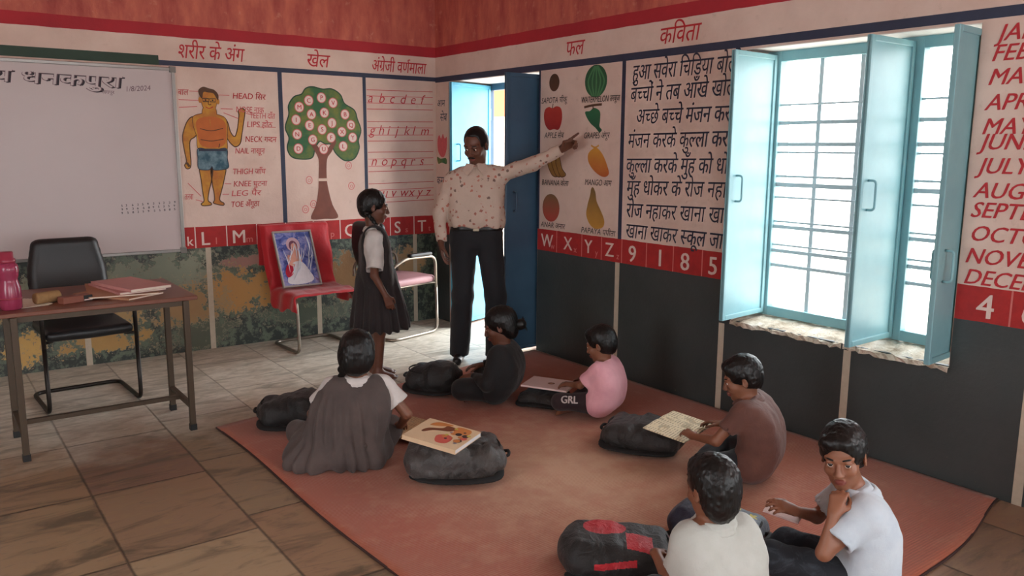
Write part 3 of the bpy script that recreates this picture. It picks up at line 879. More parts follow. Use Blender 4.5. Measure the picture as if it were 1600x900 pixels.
for (u, v), c in zip([(-1.181, 1.916), (-1.072, 1.942), (-0.973, 1.905), (-1.262, 1.862), (-1.162, 1.808), (-1.051, 1.824), (-0.87, 1.816), (-1.292, 1.762), (-1.181, 1.721), (-0.987, 1.744), (-0.819, 1.731), (-1.075, 1.691), (-1.288, 1.649), (-1.158, 1.608), (-0.999, 1.627), (-0.902, 1.674), (-0.807, 1.629), (-1.282, 1.536), (-1.067, 1.533), (-0.894, 1.557)], 'CPVMAKBIEJQSNGFXYDUL'):
    disc(mb, WB, u, v, 0.036, P_white, 0.0024, ry=0.038)
    stroke(mb, WB, [(u+0.037*math.cos(a*PI/9), v+0.039*math.sin(a*PI/9)) for a in range(18)], 0.006, P_pink, 0.0026, True)
    wall_text(mb, c, u, v-0.017, 0.05, P_red, WB, bold=0.03, align='C', depth=0.0028)
for u, v in ((-0.85, 1.40), (-1.20, 1.285), (-1.17, 1.09), (-1.24, 1.05), (-0.83, 1.23)):
    stroke(mb, WB, [(u+0.026*math.cos(a*PI/9), v+0.03*math.sin(a*PI/9)) for a in range(18)], 0.005, P_pink, 0.0015, True); wall_text(mb, 'O', u, v-0.014, 0.035, P_pink, WB, align='C')
mural(mb, 'painted_tree', wall_back, 'painted green tree with letters in white circles')

# small letters on ruled lines
mb = MB()
for vs in ((2.027, 1.978, 1.920, 1.871), (1.768, 1.716, 1.655, 1.606), (1.512, 1.455, 1.395, 1.350), (1.247, 1.190, 1.125, 1.085)):
    for v in vs: stroke(mb, WB, [(-0.67, v-0.004), (-0.03, v+0.006)], 0.005, P_pink if v in vs[1:3] else P_red)
for s, u0, u1, v in (('abcdef', -0.665, -0.10, 1.922), ('ghijklm', -0.655, -0.115, 1.657), ('nopqrs', -0.648, -0.12, 1.397), ('tuvwxyz', -0.64, -0.065, 1.127)):
    n = len(s)
    for k, c in enumerate(s): wall_text(mb, c, u0 + (u1-u0)*k/(n-0.4), v, 0.115, P_red, WB, shear=0.3, offset=-0.004)
mural(mb, 'painted_small_letters', wall_back, 'red small letters a to z on ruled lines')

# strip of pictures between the corner and the door
mb = MB()
wall_text(mb, 'आम', 0.025, 1.905, 0.085, P_ink, WR, shear=0.1, bold=0.02, width=0.13); wall_text(mb, 'सेब', 0.075, 1.78, 0.1, P_ink, WR, shear=0.1, bold=0.02, width=0.11)
wall_text(mb, 'कमल', 0.01, 1.23, 0.1, P_ink, WR, shear=0.1, bold=0.02, width=0.17)
fill(mb, WR, [(0.03, 1.62), (0.06, 1.66), (0.09, 1.63), (0.12, 1.67), (0.15, 1.63), (0.185, 1.64), (0.18, 1.54), (0.14, 1.475), (0.08, 1.475), (0.035, 1.53)], P_pink, 0.0015)
fill(mb, WR, [(0.02, 1.47), (0.08, 1.455), (0.17, 1.46), (0.18, 1.41), (0.1, 1.42), (0.04, 1.41)], P_leaf, 0.0017)
mural(mb, 'painted_flower_strip', wall_right, 'pink flower and words painted beside the corner')

# fruit chart
mb = MB()
F_br = fruit_paint('sapota_paint', srgb(96, 58, 40), srgb(74, 52, 36), 1.95, 2.08)
disc(mb, WR, 1.658, 2.018, 0.058, F_br, 0.0015, 24, 0.062)
F_wm = fruit_paint('melon_paint', srgb(44, 96, 62), srgb(36, 84, 56), 1.9, 2.1); F_wm2 = mat('melon_stripe_paint', srgb(72, 130, 86), 0.6)
disc(mb, WR, 2.104, 2.002, 0.112, F_wm, 0.0015, 28, 0.108)
for k in (-0.75, -0.35, 0.05, 0.45, 0.8):
    stroke(mb, WR, smooth_line([(2.104+0.02*k, 2.10), (2.104+0.105*k, 2.0), (2.104+0.04*k, 1.90)]), 0.014, F_wm2, 0.0018)
F_ap = fruit_paint('apple_paint', srgb(150, 34, 34), srgb(190, 62, 50), 1.68, 1.85)
fill(mb, WR, [(1.64, 1.838), (1.685, 1.85), (1.735, 1.835), (1.752, 1.78), (1.74, 1.72), (1.71, 1.683), (1.66, 1.688), (1.605, 1.683), (1.56, 1.72), (1.542, 1.78), (1.555, 1.83), (1.60, 1.848)], F_ap)
stroke(mb, WR, [(1.64, 1.835), (1.648, 1.87)], 0.008, P_brown)
F_gr = fruit_paint('grape_paint', srgb(26, 84, 58), srgb(40, 104, 68), 1.67, 1.82)
fill(mb, WR, [(2.0, 1.80), (2.05, 1.805), (2.09, 1.825), (2.15, 1.80), (2.155, 1.74), (2.15, 1.70), (2.175, 1.675), (2.15, 1.66), (2.11, 1.69), (2.06, 1.72), (2.02, 1.76)], F_gr)
stroke(mb, WR, smooth_line([(1.99, 1.832), (2.08, 1.842), (2.17, 1.845)]), 0.016, P_brown); stroke(mb, WR, [(2.08, 1.84), (2.085, 1.815)], 0.01, P_brown)
F_bn = fruit_paint('banana_paint', srgb(140, 96, 40), srgb(180, 140, 76), 1.35, 1.48)
for du in (0, 0.05, 0.1):
    q = [(1.59+du, 1.46), (1.625+du, 1.47+du*.3), (1.66+du, 1.41), (1.725+du*.8, 1.365), (1.70+du*.7, 1.345), (1.65+du*.9, 1.355), (1.605+du, 1.41)]
    fill(mb, WR, q, F_bn, 0.0015+du*0.01); stroke(mb, WR, smooth_loop(q), 0.006, P_brown, 0.0018+du*0.01, True)
F_mg = fruit_paint('mango_paint', srgb(186, 92, 46), srgb(210, 150, 60), 1.36, 1.55)
fill(mb, WR, [(2.08, 1.545), (2.13, 1.555), (2.19, 1.51), (2.235, 1.44), (2.255, 1.385), (2.22, 1.36), (2.16, 1.37), (2.09, 1.41), (2.045, 1.46), (2.04, 1.51)], F_mg); stroke(mb, WR, smooth_line([(2.07, 1.572), (2.11, 1.558), (2.15, 1.572)]), 0.012, F_mg)
F_pm = fruit_paint('pomegranate_paint', srgb(176, 70, 58), srgb(122, 92, 62), 1.02, 1.22)
disc(mb, WR, 1.638, 1.115, 0.1, F_pm, 0.0015, 28, 0.103)
F_pp = fruit_paint('papaya_paint', srgb(196, 142, 58), srgb(128, 100, 58), 1.0, 1.26)
fill(mb, WR, [(2.10, 1.285), (2.125, 1.25), (2.14, 1.19), (2.19, 1.12), (2.222, 1.06), (2.205, 1.015), (2.13, 1.0), (2.07, 1.03), (2.035, 1.09), (2.045, 1.16), (2.07, 1.23), (2.08, 1.275)], F_pp)
for s, u0, u1, v in (('SAPOTA चीकू', 1.51, 1.80, 1.875), ('WATERMELON तरबूज', 1.955, 2.34, 1.862), ('APPLE सेब', 1.55, 1.77, 1.625), ('GRAPES अंगूर', 1.99, 2.25, 1.62), ('BANANA केला', 1.525, 1.83, 1.282), ('MANGO आम', 2.01, 2.28, 1.30), ('ANAR अनार', 1.52, 1.80, 0.968), ('PAPAYA पपीता', 1.98, 2.33, 0.962)):
    wall_text(mb, s, u0, v, 0.058, P_black, WR, shear=0.2, bold=0.018, width=u1-u0)
mural(mb, 'painted_fruit_chart', wall_right, 'eight painted fruits with their names')

# poem
mb = MB()
for s, u0, u1, v, rot in (('हुआ सवेरा चिडिया बोली', 2.452, 3.31, 1.985, 0.0), ('बच्चों ने तब आँखे खोली', 2.437, 3.31, 1.848, 0.008), ('अच्छे बच्चे मंजन करते', 2.495, 3.31, 1.708, 0.0), ('मंजन करके कुल्ला करते', 2.428, 3.30, 1.556, 0.012),
                        ('कुल्ला करके मुँह को धोते', 2.416, 3.31, 1.397, 0.016), ('मुँह धोकर के रोज नहाते', 2.428, 3.31, 1.252, 0.025), ('रोज नहाकर खाना खाते', 2.43, 3.30, 1.103, 0.025), ('खाना खाकर स्कूल जाते', 2.43, 3.30, 0.968, 0.004)):
    wall_text(mb, s, u0, v, 0.142, P_ink, WR, shear=0.18, bold=0.016, width=u1-u0, rot=rot)
mural(mb, 'painted_poem', wall_right, 'eight line poem in dark blue brush lettering')

# months
mb = MB()
for s, u, v in (('JANUARY', 4.665, 2.015), ('FEBRUARY', 4.645, 1.932), ('MARCH', 4.64, 1.832), ('APRIL', 4.64, 1.725), ('MAY', 4.635, 1.622), ('JUNE', 4.637, 1.556), ('JULY', 4.638, 1.452), ('AUGUST', 4.628, 1.345), ('SEPTEMBER', 4.622, 1.258), ('OCTOBER', 4.628, 1.153), ('NOVEMBER', 4.618, 1.052), ('DECEMBER', 4.62, 0.957)):
    wall_text(mb, s, u, v, 0.098, P_red, WR, shear=0.3, bold=0.03)
mural(mb, 'painted_month_list', wall_right, 'red list of the months from JANUARY to DECEMBER')

# ------------------------------------------------------------------ whiteboard
wb = thing('whiteboard', 'large white board with a thin metal frame on the end wall', 'whiteboard', (-3.42, -0.012, 1.44))
M_wb = NT('white_laminate'); _p = M_wb.pos(True)
M_wb.out(M_wb.mix(M_wb.noise(_p, 2, 4), srgb(200, 184, 182), srgb(190, 174, 172)), 0.35); M_wb = M_wb.m
M_alu = mat('brushed_aluminium', srgb(150, 146, 142), 0.35, 0.1, 60, metal=0.9)
board = MB(); board.box((-1.195, -0.004, -0.645), (1.195, 0.010, 0.645), M_wb)
for a, b in (((-1.22, -0.013, -0.668), (1.22, 0.011, -0.645)), ((-1.22, -0.013, 0.645), (1.22, 0.011, 0.668)), ((-1.22, -0.013, -0.645), (-1.195, 0.011, 0.645)), ((1.195, -0.013, -0.645), (1.22, 0.011, 0.645))):
    mb = MB(); mb.box(a, b, M_alu); mb.build('frame_rail', wb, bevel=0.003)
for sx in (-1, 1):
    for sz in (-1, 1):
        mb = MB(); mb.box((sx*1.205-0.022, -0.017, sz*0.655-0.022), (sx*1.205+0.022, 0.0115, sz*0.655+0.022), mat('grey_plastic', srgb(120, 116, 112), 0.5)); mb.build('corner_cap', wb, bevel=0.003)
def WW(u, v, d=0.0015): return (u+3.42, -0.004-d, v-1.44)
M_mark = mat('marker_ink', srgb(110, 84, 92), 0.6); M_mark2 = mat('black_marker_ink', srgb(50, 44, 52), 0.6)
mb = board
vs, fs, w = lettering('विद्यालय धनकपुरा', 1.0, 0.1)
u0, u1 = -3.86, -2.57
for du, dv, m, dd in ((0.012, -0.004, M_mark2, 0.0008), (0, 0, M_mark, 0.0012), (0.004, 0.003, M_wb, 0.0016)):
    q, f_, w = lettering('विद्यालय धनकपुरा', 1.0, 0.1, 0.0, 0.05 if m is not M_wb else 0.0)
    sx = (u1-u0)/w
    mb.add([WW(u0 + x*sx + du, 1.962 + y*0.125 + dv - (x*sx)*0.012, dd) for x, y in q], f_, m)
wall_text(mb, '1/8/2024', -2.54, 1.925, 0.05, M_mark, WW, shear=0.2, width=0.17, rot=0.1)
wall_text(mb, 'जयपुर', -2.69, 1.905, 0.035, M_mark, WW, width=0.08)
rng = random.Random(2)
for r in range(3):
    for k in range(11):
        wall_text(mb, rng.choice('3568925'), -2.625 + 0.036*k + rng.uniform(-.004, .004), 1.122 - 0.026*r + k*0.0014, 0.022, M_mark2, WW, bold=0.06)
board.build('board', wb)
# ------------------------------------------------------------------ durrie on the floor
def durrie():
    t = NT('red_durrie_weave'); p = t.pos(); x, y, z = t.xyz(p)
    w = t.n('ShaderNodeTexWave', wave_type='BANDS', bands_direction='Y'); t.l(p, w.inputs['Vector']); w.inputs['Scale'].default_value = 26; w.inputs['Distortion'].default_value = 1.2; w.inputs['Detail'].default_value = 2
    n1 = t.noise(p, 1.3, 5, 0.6); n2 = t.noise(p, 9, 5, 0.65); n3 = t.noise(p, 160, 2)
    c = t.mix(t.ramp(n1, [(0.35, 0), (0.68, 1)]), srgb(172, 82, 50), srgb(162, 92, 64))
    # paler tan patch in the middle of the durrie
    a = t.math('DIVIDE', t.math('ADD', x, 1.35), 1.0); b = t.math('DIVIDE', t.math('ADD', y, 3.55), 1.15)
    r = t.math('SQRT', t.math('ADD', t.math('MULTIPLY', a, a), t.math('MULTIPLY', b, b)))
    e = t.math('ADD', r, t.math('MULTIPLY', t.math('SUBTRACT', n2, 0.5), 1.4))
    c = t.mix(t.ramp(e, [(0.1, 0.75), (1.3, 0.0)]), c, srgb(208, 166, 130))
    c = t.mix(t.ramp(n2, [(0.55, 0), (0.72, 0.3)]), c, srgb(196, 140, 108))
    c = t.mix(t.math('MULTIPLY', n3, 0.25), c, srgb(96, 44, 34))
    t.out(c, 0.9, Sheen_Weight=0.15, Sheen_Roughness=0.6)
    t.bump(t.math('ADD', w.outputs['Fac'], t.math('MULTIPLY', n2, 3.0)), 0.25, 0.006)
    return t.m
rng = random.Random(7)
MQ = [(-2.575, -1.885), (-0.03, -1.50), (-0.012, -4.89), (-2.50, -5.25)]      # far left, far right, near right, near left
def durrie_mesh():
    N = 60; vs = []; fs = []
    for j in range(N+1):
        for i in range(N+1):
            u, v = i/N, j/N
            x = (MQ[0][0]*(1-u)+MQ[1][0]*u)*(1-v) + (MQ[3][0]*(1-u)+MQ[2][0]*u)*v
            y = (MQ[0][1]*(1-u)+MQ[1][1]*u)*(1-v) + (MQ[3][1]*(1-u)+MQ[2][1]*u)*v
            y += 0.018*math.sin(u*9)*(1-v) + 0.02*math.sin(u*13+1)*v; x += 0.012*math.sin(v*11)*(1-u)
            z = 0.006 + 0.0008*math.sin(x*7+y*3)*math.sin(y*6)
            vs.append((x, y, z))
    for j in range(N):
        for i in range(N):
            a = j*(N+1)+i; fs.append((a, a+N+1, a+N+2, a+1))
    return vs, fs
dq = thing('durrie', 'large red woven durrie spread over the stone floor', 'rug', (-1.3, -3.3, 0))
M_dur = durrie()
mb = MB(); vs, fs = durrie_mesh(); mb.add([(x+1.3, y+3.3, z) for x, y, z in vs], fs, M_dur)
mb.build('weave', dq, smooth=True, solid=0.007)
M_edge = mat('dark_binding', srgb(58, 34, 30), 0.9, 0.2, 30)
mb = MB()
left = [vs[j*61] for j in range(61)]; near = [vs[60*61+i] for i in range(61)]
for ln in (left, near): mb.tube([(p[0]+1.3, p[1]+3.3, 0.0055) for p in ln], 0.0052, M_edge, 6)
mb.build('binding', dq, smooth=True)

# ------------------------------------------------------------------ chairs
M_chrome = mat('worn_chrome_tube', srgb(150, 140, 128), 0.32, 0.15, 30, metal=0.85)
M_tube = mat('brown_black_tube', srgb(44, 38, 34), 0.4, 0.1, 30, metal=0.5)
M_vinyl = mat('black_vinyl', srgb(30, 29, 30), 0.42, 0.15, 40, bump=0.15)
M_plastic = mat('black_plastic', srgb(24, 24, 25), 0.45)
def cushion(name, c, h, rad, m, parent, rx=0.0, bulge=0.012, ymul=1):
    s = SDF(0.011); s.box(c, h, rad, rot=rot3(rx))
    s.ell((c[0], c[1]+ymul*0.004, c[2]), (h[0]*0.82, h[1]*1.0+bulge*0.2, h[2]+bulge), 0.03, rot=rot3(rx))
    return s.build(name, m, parent)
def cantilever_chair(name, label, loc, rz, w, arms, m_tube, m_seat, m_back, back_h, group=None, padded=True, rake=0.16):
    """tubular chair facing local -y"""
    r = thing(name, label, 'chair', loc, rz, group or 'chairs along the end wall')
    hw = w/2; R_ = 0.0125
    mb = MB()
    mb.tube(rounded([(-hw, -0.25, 0.40), (-hw, -0.26, R_), (-hw, 0.26, R_), (hw, 0.26, R_), (hw, -0.26, R_), (hw, -0.25, 0.40)] if arms else
                    [(-hw, -0.10, 0.43), (-hw, -0.235, 0.43), (-hw, -0.262, R_), (-hw, 0.22, R_), (hw, 0.22, R_), (hw, -0.262, R_), (hw, -0.235, 0.43), (hw, -0.10, 0.43)], 0.075, 7), R_, m_tube, 10)
    mb.build('base_frame', r, smooth=True)
    for sx in (-1, 1):
        mb = MB(); x = sx*hw
        if arms:
            mb.tube(rounded([(x, -0.25, 0.39), (x, -0.24, 0.655), (x, 0.10, 0.665), (x*0.96, 0.25, 0.60), (x*0.9, 0.27, 0.50)], 0.07, 7), R_, m_tube, 10)
            mb.build('arm_tube', r, smooth=True)
            s = SDF(0.008); s.box((x, -0.06, 0.682), (0.026, 0.13, 0.016), 0.014); s.build('arm_pad', M_plastic, r)
            mb = MB(); mb.tube([(x, -0.245, 0.43), (sx*(hw-0.05), -0.2, 0.425), (sx*(hw-0.05), 0.18, 0.425), (x*0.98, 0.255, 0.56)], 0.009, m_tube, 8); mb.build('seat_bracket', r, smooth=True)
        else:
            mb.tube(rounded([(x, -0.11, 0.43), (x, 0.16, 0.425), (x, 0.16+rake*0.2, 0.55), (x, 0.16+rake, back_h-0.01)], 0.06, 7), R_, m_tube, 10)
            mb.build('back_tube', r, smooth=True)
    if padded:
        cushion('seat', (0, -0.03, 0.462), (hw-0.012, 0.235, 0.032), 0.03, m_seat, r)
        zc = (0.54+back_h)/2; hh = (back_h-0.54)/2
        s = SDF(0.011)
        for k in range(9):
            f = k/8; z = 0.54+0.03 + (back_h-0.54-0.06)*f
            yy = 0.215 + 0.075*f + 0.02*math.sin(f*PI); hx = (hw-0.03)*(1.0-0.16*max(0, f-0.55)/0.45 - 0.06*max(0, 0.2-f)/0.2)
            s.cap((-hx+0.05, yy-0.012, z), (hx-0.05, yy-0.012, z), 0.036, k=0.03)
            s.cap((-hx+0.02, yy, z), (hx-0.02, yy, z), 0.026, k=0.03)
        s.build('backrest', m_back, r)
        for sx in (-1, 1):
            mb = MB(); mb.tube([(sx*0.09, 0.12, 0.43), (sx*0.09, 0.25, 0.44), (sx*0.09, 0.262, 0.62)], 0.011, m_tube, 8)
            mb.build('back_support', r, smooth=True)
    return r
cantilever_chair('office_chair', 'black padded office chair standing behind the desk', (-3.055, -0.85, 0), 0.05, 0.50, True, M_tube, M_vinyl, M_vinyl, 0.97)
M_pinkv = mat('faded_pink_vinyl', srgb(176, 130, 134), 0.5, 0.1, 30)
cantilever_chair('office_chair', 'chair with black back and pink seat, between the schoolgirl and the wall', (-0.61, -0.335, 0), 1.85, 0.46, True, M_chrome, M_pinkv, M_vinyl, 0.955)
rc = cantilever_chair('tube_chair', 'armless chrome tube chair under the red cloth', (-1.345, -0.325, 0), 0.05, 0.475, False, M_chrome, None, None, 0.93, padded=False, rake=0.11)
mb = MB(); mb.box((-0.225, -0.23, 0.438), (0.225, 0.165, 0.449), mat('brown_ply', srgb(110, 76, 50), 0.6)); mb.build('seat', rc, bevel=0.004)
mb = MB(); mb.box((-0.222, -0.006, -0.15), (0.222, 0.006, 0.16), MATS['brown_ply'], tmat((0, 0.238, 0.74), (-0.21, 0, 0))); mb.build('backrest', rc, bevel=0.004)

# red cloth: over the top of the back, down the back, over the seat, hanging at both sides
def cloth_m(name, a, b):
    t = NT(name); p = t.pos(True)
    t.out(t.mix(t.noise(p, 9, 4), a, b), 0.55, Sheen_Weight=0.3)
    t.bump(t.noise(p, 22, 4, 0.6, 0.6), 0.35, 0.01); return t.m
M_redcloth = cloth_m('red_satin', srgb(206, 20, 34), srgb(168, 14, 28))
rd = thing('red_cloth', 'shiny red cloth draped over the tube chair under the framed picture', 'cloth', (-1.345, -0.325, 0), 0.05)
N = 44; prof = []
prof += [(0.296 - 0.0*k, 0.62+0.318*k/6) for k in range(7)]            # hanging behind the back
prof += [(0.285, 0.944), (0.268, 0.947), (0.25, 0.935)]
prof += [(0.245-0.115*k/12*1.0, 0.92-0.452*k/12) for k in range(13)]
prof += [(0.10-0.365*k/12, 0.463 + 0.004*math.sin(k)) for k in range(13)]
prof += [(-0.284, 0.460), (-0.290, 0.452), (-0.291, 0.446)]
vs = []; fs = []
for j, (y, z) in enumerate(prof):
    for i in range(N+1):
        u = i/N*2-1; x = u*0.335
        zz, yy = z, y
        on_seat = 10+6 <= j
        over = max(0, abs(x)-0.252)
        if over > 0:
            sgn = 1 if x > 0 else -1
            if j >= 19:
                ln = over*(1.9 if sgn < 0 else 1.6)*(1.0 if j < 30 else 0.8)
                x = sgn*(0.270 + 0.012*math.sin(j*0.9+over*20)); zz = z - ln
            else:
                x = sgn*(0.258+over*0.35); yy = y + over*(0.55 if sgn < 0 else 0.3) + 0.01*math.sin(j*1.1)
        ripple = 0.004*math.sin(x*38 + j*0.25) + 0.004*math.sin(x*17-j*0.4)
        if j < 19: yy += ripple*0.8
        else: zz += abs(ripple)*0.7
        vs.append((x, yy, zz))
for j in range(len(prof)-1):
    for i in range(N): fs.append((j*(N+1)+i, j*(N+1)+i+1, (j+1)*(N+1)+i+1, (j+1)*(N+1)+i))
mb = MB(); mb.add(vs, fs, M_redcloth); mb.build('drape', rd, smooth=True, solid=0.004, sub=1)

# framed devotional style picture in clear film, leaning on the chair back
M_filmw = mat('glare_white_film', srgb(220, 222, 232), 0.12, 0.05, 20)
def picture_mat():
    t = NT('printed_blue_picture'); p = t.pos(True); n = t.noise(p, 14, 5, 0.6, 1.0); n2 = t.noise(p, 30, 4, 0.6)
    c = t.ramp(n, [(0.3, srgb(40, 48, 110)), (0.46, srgb(84, 100, 168)), (0.58, srgb(150, 150, 196)), (0.7, srgb(120, 84, 120))])
    c = t.mix(t.ramp(n2, [(0.6, 0), (0.7, 0.6)]), c, srgb(206, 190, 206)); t.out(c, 0.3); return t.m
pf = thing('framed_picture', 'framed blue picture of a seated figure wrapped in clear film on the red chair', 'picture', (-1.435, -0.375, 0.486), 0.0)
TI = -0.455                                                            # leans back
Mx = tmat((0, 0, 0), (TI, 0, 0.0))
M_frame = mat('silver_moulding', srgb(176, 168, 160), 0.4, 0.1, 30, metal=0.4)
mb = MB(); mb.box((-0.145, 0.0, 0.01), (0.145, 0.008, 0.45), picture_mat(), Mx); mb.build('print', pf)
for a, b in (((-0.158, -0.008, 0.0), (0.158, 0.014, 0.014)), ((-0.158, -0.008, 0.446), (0.158, 0.014, 0.462)), ((-0.158, -0.008, 0.014), (-0.143, 0.014, 0.446)), ((0.143, -0.008, 0.014), (0.158, 0.014, 0.446))):
    mb = MB(); mb.box(a, b, M_frame, Mx); mb.build('frame_rail', pf, bevel=0.003)
mb = MB()
def WP(u, v, d=0.001): q = Mx @ Vector((u, -d, v)); return tuple(q)
def pdisc(u, v, ru, rv, m, d): mb.face([WP(u+ru*math.cos(2*PI*i/24), v+rv*math.sin(2*PI*i/24), d) for i in range(24)], m)
pk = mat('print_peach', srgb(222, 160, 140), 0.4); wh = mat('print_white', srgb(226, 222, 226), 0.35); rdp = mat('print_crimson', srgb(190, 30, 60), 0.4); dk = mat('print_dark', srgb(50, 36, 50), 0.4); hl = mat('print_halo', srgb(206, 170, 180), 0.4)
pdisc(-0.01, 0.345, 0.055, 0.06, hl, 0.001); pdisc(-0.012, 0.335, 0.034, 0.043, mat('print_mauve', srgb(120, 70, 90), 0.4), 0.0013)
pdisc(-0.008, 0.325, 0.024, 0.032, pk, 0.0016); fill(mb, WP, [(-0.035, 0.29), (0.02, 0.29), (0.035, 0.22), (0.02, 0.16), (-0.05, 0.16), (-0.055, 0.23)], pk, 0.0013)
fill(mb, WP, [(-0.05, 0.19), (0.03, 0.2), (0.08, 0.12), (0.10, 0.05), (0.02, 0.02), (-0.10, 0.03), (-0.10, 0.09)], wh, 0.0016)
fill(mb, WP, [(-0.09, 0.18), (-0.05, 0.185), (-0.055, 0.11), (-0.10, 0.08), (-0.115, 0.12)], rdp, 0.0018)
stroke(mb, WP, smooth_line([(-0.06, 0.26), (-0.07, 0.2), (-0.03, 0.17)]), 0.022, pk, 0.002)
mb.build('printed_figure', pf)
rng = random.Random(11)
mb = MB()
for k in range(18):                                                     # film folds, whitened to paint in the glare
    u = rng.uniform(-0.10, 0.11); v = rng.uniform(0.05, 0.25); L = rng.uniform(0.08, 0.2); a = rng.uniform(1.0, 1.9)
    pth = smooth_line([(u, v), (u+L*0.5*math.cos(a)+0.01, v+L*0.5*math.sin(a)), (u+L*math.cos(a), min(0.44, v+L*math.sin(a)))])
    n = len(pth); mb.tube([WP(q[0], q[1], 0.0105) for q in pth], [0.0005+0.0034*math.sin(PI*i/(n-1)) for i in range(n)], M_filmw, 6)
mb.build('film_glare_folds', pf, smooth=True)

# ------------------------------------------------------------------ desk
M_lam = NT('brown_laminate'); _p = M_lam.pos(True)
M_lam.out(M_lam.mix(M_lam.noise(_p, 3, 5, 0.6, 1.0, stretch=(0.6, 6, 1)), srgb(104, 58, 44), srgb(128, 78, 58)), 0.4); M_lam = M_lam.m
M_angle = mat('olive_brown_steel', srgb(76, 62, 48), 0.5, 0.15, 25, metal=0.3)
dk_ = thing('desk', 'brown topped desk on a square tube steel frame at the left edge', 'desk', (-3.08, -1.49, 0))
mb = MB(); mb.box((-0.49, -0.345, 0.728), (0.46, 0.39, 0.75), M_lam); mb.build('tabletop', dk_, bevel=0.004)
mb = MB(); mb.box((-0.42, -0.33, 0.700), (0.41, -0.305, 0.728), M_angle); mb.box((-0.42, 0.08, 0.700), (0.41, 0.105, 0.728), M_angle)
mb.box((-0.42, -0.305, 0.700), (-0.395, 0.08, 0.728), M_angle); mb.box((0.385, -0.305, 0.700), (0.41, 0.08, 0.728), M_angle); mb.build('apron', dk_)
for x in (-0.405, 0.397):
    for y in (-0.335, 0.09):
        mb = MB(); mb.box((x-0.015, y-0.015, 0.0 if False else 0.018), (x+0.015, y+0.015, 0.728), M_angle); lg = mb.build('leg', dk_, bevel=0.002)
        mb = MB(); mb.box((x-0.018, y-0.018, 0.0), (x+0.018, y+0.018, 0.035), M_plastic); mb.build('foot_cap', lg, bevel=0.002)
    mb = MB(); mb.box((x-0.012, -0.32, 0.125), (x+0.012, 0.075, 0.150), M_angle); mb.build('side_stretcher', dk_)
mb = MB(); mb.box((-0.393, -0.135, 0.126), (0.385, -0.110, 0.149), M_angle); mb.build('long_stretcher', dk_)

# things on the desk
M_pinkp = mat('translucent_pink_plastic', srgb(150, 54, 82), 0.22, 0.08, 15)
M_capm = mat('crimson_cap', srgb(150, 44, 66), 0.4)
bt = thing('water_bottle', 'pink plastic water bottle with a dark red cap at the end of the desk', 'bottle', (-3.478, -1.70, 0.75))
mb = MB(); mb.lathe([(0.044, 0.0), (0.05, 0.006), (0.051, 0.06), (0.050, 0.11), (0.043, 0.135), (0.040, 0.15), (0.045, 0.168), (0.048, 0.20), (0.044, 0.222), (0.030, 0.236), (0.026, 0.242)], M_pinkp); mb.build('body', bt, smooth=True)
mb = MB(); mb.lathe([(0.036, 0.232), (0.038, 0.236), (0.038, 0.25), (0.030, 0.255), (0.030, 0.282), (0.026, 0.286)], M_capm); mb.build('cap', bt, smooth=True)
mb = MB(); mb.lathe([(0.0525, 0.052), (0.0525, 0.060)], M_capm); mb.build('band', bt, smooth=True)

def book(name, label, c, rz, w, l, t, m_cover, m_page, cat='book', group=None, tilt=(0, 0), z=0.0, cover_fn=None):
    r = thing(name, label, cat, (c[0], c[1], z), rz, group)
    r.rotation_euler = (tilt[0], tilt[1], rz)
    mb = MB(); mb.box((-w/2+0.004, -l/2+0.003, 0.0012), (w/2-0.002, l/2-0.003, t-0.0012), m_page); mb.build('pages', r)
    mb = MB(); mb.box((-w/2, -l/2, t-0.0012), (w/2, l/2, t), m_cover); mb.box((-w/2, -l/2, 0), (w/2, l/2, 0.0012), m_cover); mb.box((-w/2, -l/2, 0.0012), (-w/2+0.002, l/2, t-0.0012), m_cover)
    cv = mb.build('cover', r)
    if cover_fn: cover_fn(r, w, l, t)
    return r
M_page = mat('page_edges', srgb(222, 208, 190), 0.8, 0.1, 90)
M_regp = mat('pink_register_board', srgb(196, 138, 134), 0.6, 0.08, 20); M_manila = mat('manila_paper', srgb(178, 128, 98), 0.7, 0.1, 20)
book('register', 'large pink register lying on top of the papers on the desk', (-2.885, -1.50), 0.28, 0.23, 0.44, 0.016, M_regp, M_page, 'register', 'papers and registers piled on the desk', z=0.7835)
book('register', 'thin pink register under the large one on the desk', (-2.90, -1.47), 0.18, 0.25, 0.44, 0.012, M_regp, M_page, 'register', 'papers and registers piled on the desk', z=0.7705)
book('folder', 'tan paper folder at the bottom of the pile on the desk', (-2.93, -1.46), -0.12, 0.34, 0.50, 0.008, M_manila, M_page, 'folder', 'papers and registers piled on the desk', z=0.7615)
book('folder', 'tan folder sticking out in front of the pile on the desk', (-2.96, -1.56), 0.55, 0.24, 0.40, 0.01, M_manila, M_page, 'folder', 'papers and registers piled on the desk', z=0.7508)
dus = thing('chalk_duster', 'tan rolled cloth duster lying between bottle and pencil box', 'duster', (-3.31, -1.62, 0.781), 0.45)
M_jute = mat('tan_felt', srgb(150, 116, 76), 0.95, 0.2, 60, bump=0.4)
s = SDF(0.006); s.cap((-0.062, 0, 0), (0.062, 0, 0), 0.03); s.plane((0.064, 0, 0), (1, 0, 0)); s.plane((-0.064, 0, 0), (-1, 0, 0)); s.build('roll', M_jute, dus)
mb = MB(); pts = [((0.004+0.0022*k)*math.cos(k*0.6), (0.004+0.0022*k)*math.sin(k*0.6)) for k in range(11)]
mb.tube([(0.0665, a, b) for a, b in pts], 0.003, mat('dark_felt_edge', srgb(96, 70, 46), 0.9), 6); mb.build('spiral_edge', dus, smooth=True)
pb = thing('pencil_box', 'small brown box with a black and white end label on the desk', 'box', (-3.19, -1.665, 0.75), 0.35)
